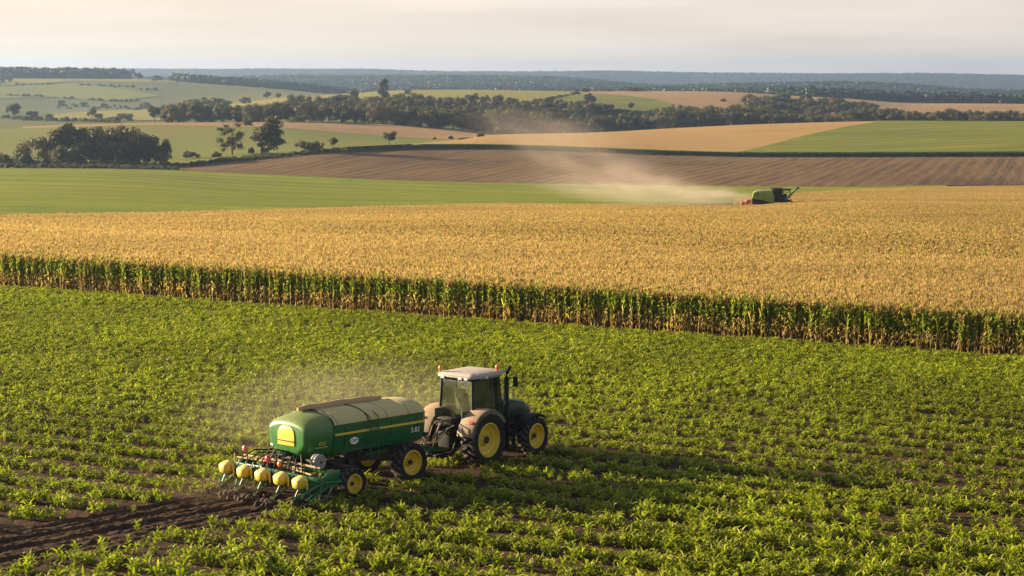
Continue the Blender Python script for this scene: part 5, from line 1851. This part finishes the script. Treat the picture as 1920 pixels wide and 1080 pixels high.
# ------------------------------------------------------------------ dust and haze
def mat_dust(name, dens, col, scale, lo=0.42, hi=0.75, aniso=0.35, stretch=(1, 1, 1)):
    """dust thick in the middle of its cloud, ragged at the edge"""
    m, t, out = new_mat(name)
    tcn = N(t, 'ShaderNodeTexCoord')
    mp_ = N(t, 'ShaderNodeMapping')
    mp_.inputs['Scale'].default_value = stretch
    t.links.new(tcn.outputs['Object'], mp_.inputs['Vector'])
    nn = N(t, 'ShaderNodeTexNoise', Scale=scale, Detail=4.0, Roughness=0.6)
    t.links.new(mp_.outputs['Vector'], nn.inputs['Vector'])
    ln = N(t, 'ShaderNodeVectorMath', operation='LENGTH')
    t.links.new(tcn.outputs['Object'], ln.inputs[0])
    fo = N(t, 'ShaderNodeMapRange', interpolation_type='SMOOTHSTEP')
    fo.inputs['From Min'].default_value = 0.15
    fo.inputs['From Max'].default_value = 0.98
    fo.inputs['To Min'].default_value = 1.0
    fo.inputs['To Max'].default_value = 0.0
    t.links.new(ln.outputs['Value'], fo.inputs['Value'])
    nr = N(t, 'ShaderNodeMapRange')
    nr.inputs['From Min'].default_value = lo
    nr.inputs['From Max'].default_value = hi
    t.links.new(nn.outputs['Fac'], nr.inputs['Value'])
    mu = N(t, 'ShaderNodeMath', operation='MULTIPLY')
    t.links.new(fo.outputs['Result'], mu.inputs[0]); t.links.new(nr.outputs['Result'], mu.inputs[1])
    m2 = N(t, 'ShaderNodeMath', operation='MULTIPLY')
    t.links.new(mu.outputs[0], m2.inputs[0]); m2.inputs[1].default_value = dens
    v = N(t, 'ShaderNodeVolumePrincipled', Anisotropy=aniso)
    v.inputs['Color'].default_value = (*col, 1)
    t.links.new(m2.outputs[0], v.inputs['Density'])
    t.links.new(v.outputs[0], out.inputs['Volume'])
    return m

def dust(name, loc, size, mat, label, rz=0.0, ry=0.0):
    """a closed unit ball scaled to the cloud's size"""
    bm = bmesh.new()
    bmesh.ops.create_icosphere(bm, subdivisions=3, radius=1.0)
    me = bpy.data.meshes.new(name)
    bm.to_mesh(me); bm.free()
    o = link_mesh(name, me, mat)
    o.location = loc
    o.scale = size
    o.rotation_euler = (0, ry, rz)
    tag(o, label, None, None, 'stuff')
    return o

def px_at(px, py, Y):
    d = ray(px, py)
    return (d[0] / d[1] * Y, Y, H + d[2] / d[1] * Y)
CY = float(CB_O[1])
dm1 = mat_dust('harvest_dust', 0.26, (0.92, 0.76, 0.62), 2.6, 0.34, 0.72)
dm2 = mat_dust('harvest_dust_thin', 0.085, (0.92, 0.77, 0.63), 2.4, 0.38, 0.78)
dm4 = mat_dust('harvest_dust_high', 0.042, (0.92, 0.77, 0.63), 2.4, 0.40, 0.80)
dm5 = mat_dust('harvest_dust_far', 0.010, (0.92, 0.77, 0.63), 1.6, 0.28, 0.75)
dm3 = mat_dust('track_dust', 0.05, (0.92, 0.80, 0.60), 1.8, 0.25, 0.75)
dust('harvest_dust', px_at(1335, 367, CY + 5), (9.0, 6, 2.0), dm1, 'pale thick dust trailing close behind the combine harvester', R(-4), R(3))
dust('harvest_dust', px_at(1225, 352, CY + 14), (17, 9, 4.2), dm2, 'thin dust drifting over the green strip behind the harvester', R(-4), R(9))
dust('harvest_dust', px_at(1135, 320, CY + 40), (28, 18, 7.5), dm4, 'faint high dust drifting up across the ploughed field', R(-4), R(20))
dust('harvest_dust', px_at(1170, 357, CY + 8), (24, 10, 2.6), dm2, 'thin low dust spread along the edge of the golden field', R(-4), R(4))
dust('harvest_dust', px_at(1030, 248, CY + 420), (40, 25, 10.0), dm5, 'faintest dust hanging in front of the wood edge', R(-4), R(12))
dust('track_dust', (-6.0, 77.5, 1.0), (8.5, 6.5, 2.6), dm3, 'faint golden dust hanging over the crop beside the tractor and seeder', R(40), 0)
dust('track_dust', (PL_O[0] - 4.9, PL_O[1] - 3.6, .35), (2.6, 1.9, .75), mat_dust('soil_dust', 0.07, (0.80, 0.60, 0.42), 2.0, 0.3, 0.75), 'brown dust low around the row units of the seeder', R(44), 0)

def haze():
    x0, x1, y0, y1, z0, z1 = -6200, 6200, -90, 9700, -130, 62
    me = bpy.data.meshes.new('haze')
    bm = bmesh.new()
    bmesh.ops.create_cube(bm, size=1.0, matrix=Matrix.Translation(((x0 + x1) / 2, (y0 + y1) / 2, (z0 + z1) / 2)) @ Matrix.Diagonal((x1 - x0, y1 - y0, z1 - z0, 1)))
    bm.to_mesh(me); bm.free()
    m, t, out = new_mat('haze_air')
    v = N(t, 'ShaderNodeVolumePrincipled', Density=HAZE_D, Anisotropy=0.58)
    v.inputs['Color'].default_value = HAZE_C
    t.links.new(v.outputs[0], out.inputs['Volume'])
    o = link_mesh('haze', me, m)
    tag(o, None, None, None, 'stuff')
HAZE_D = 0.000095
HAZE_C = (0.40, 0.57, 0.88, 1)
haze()
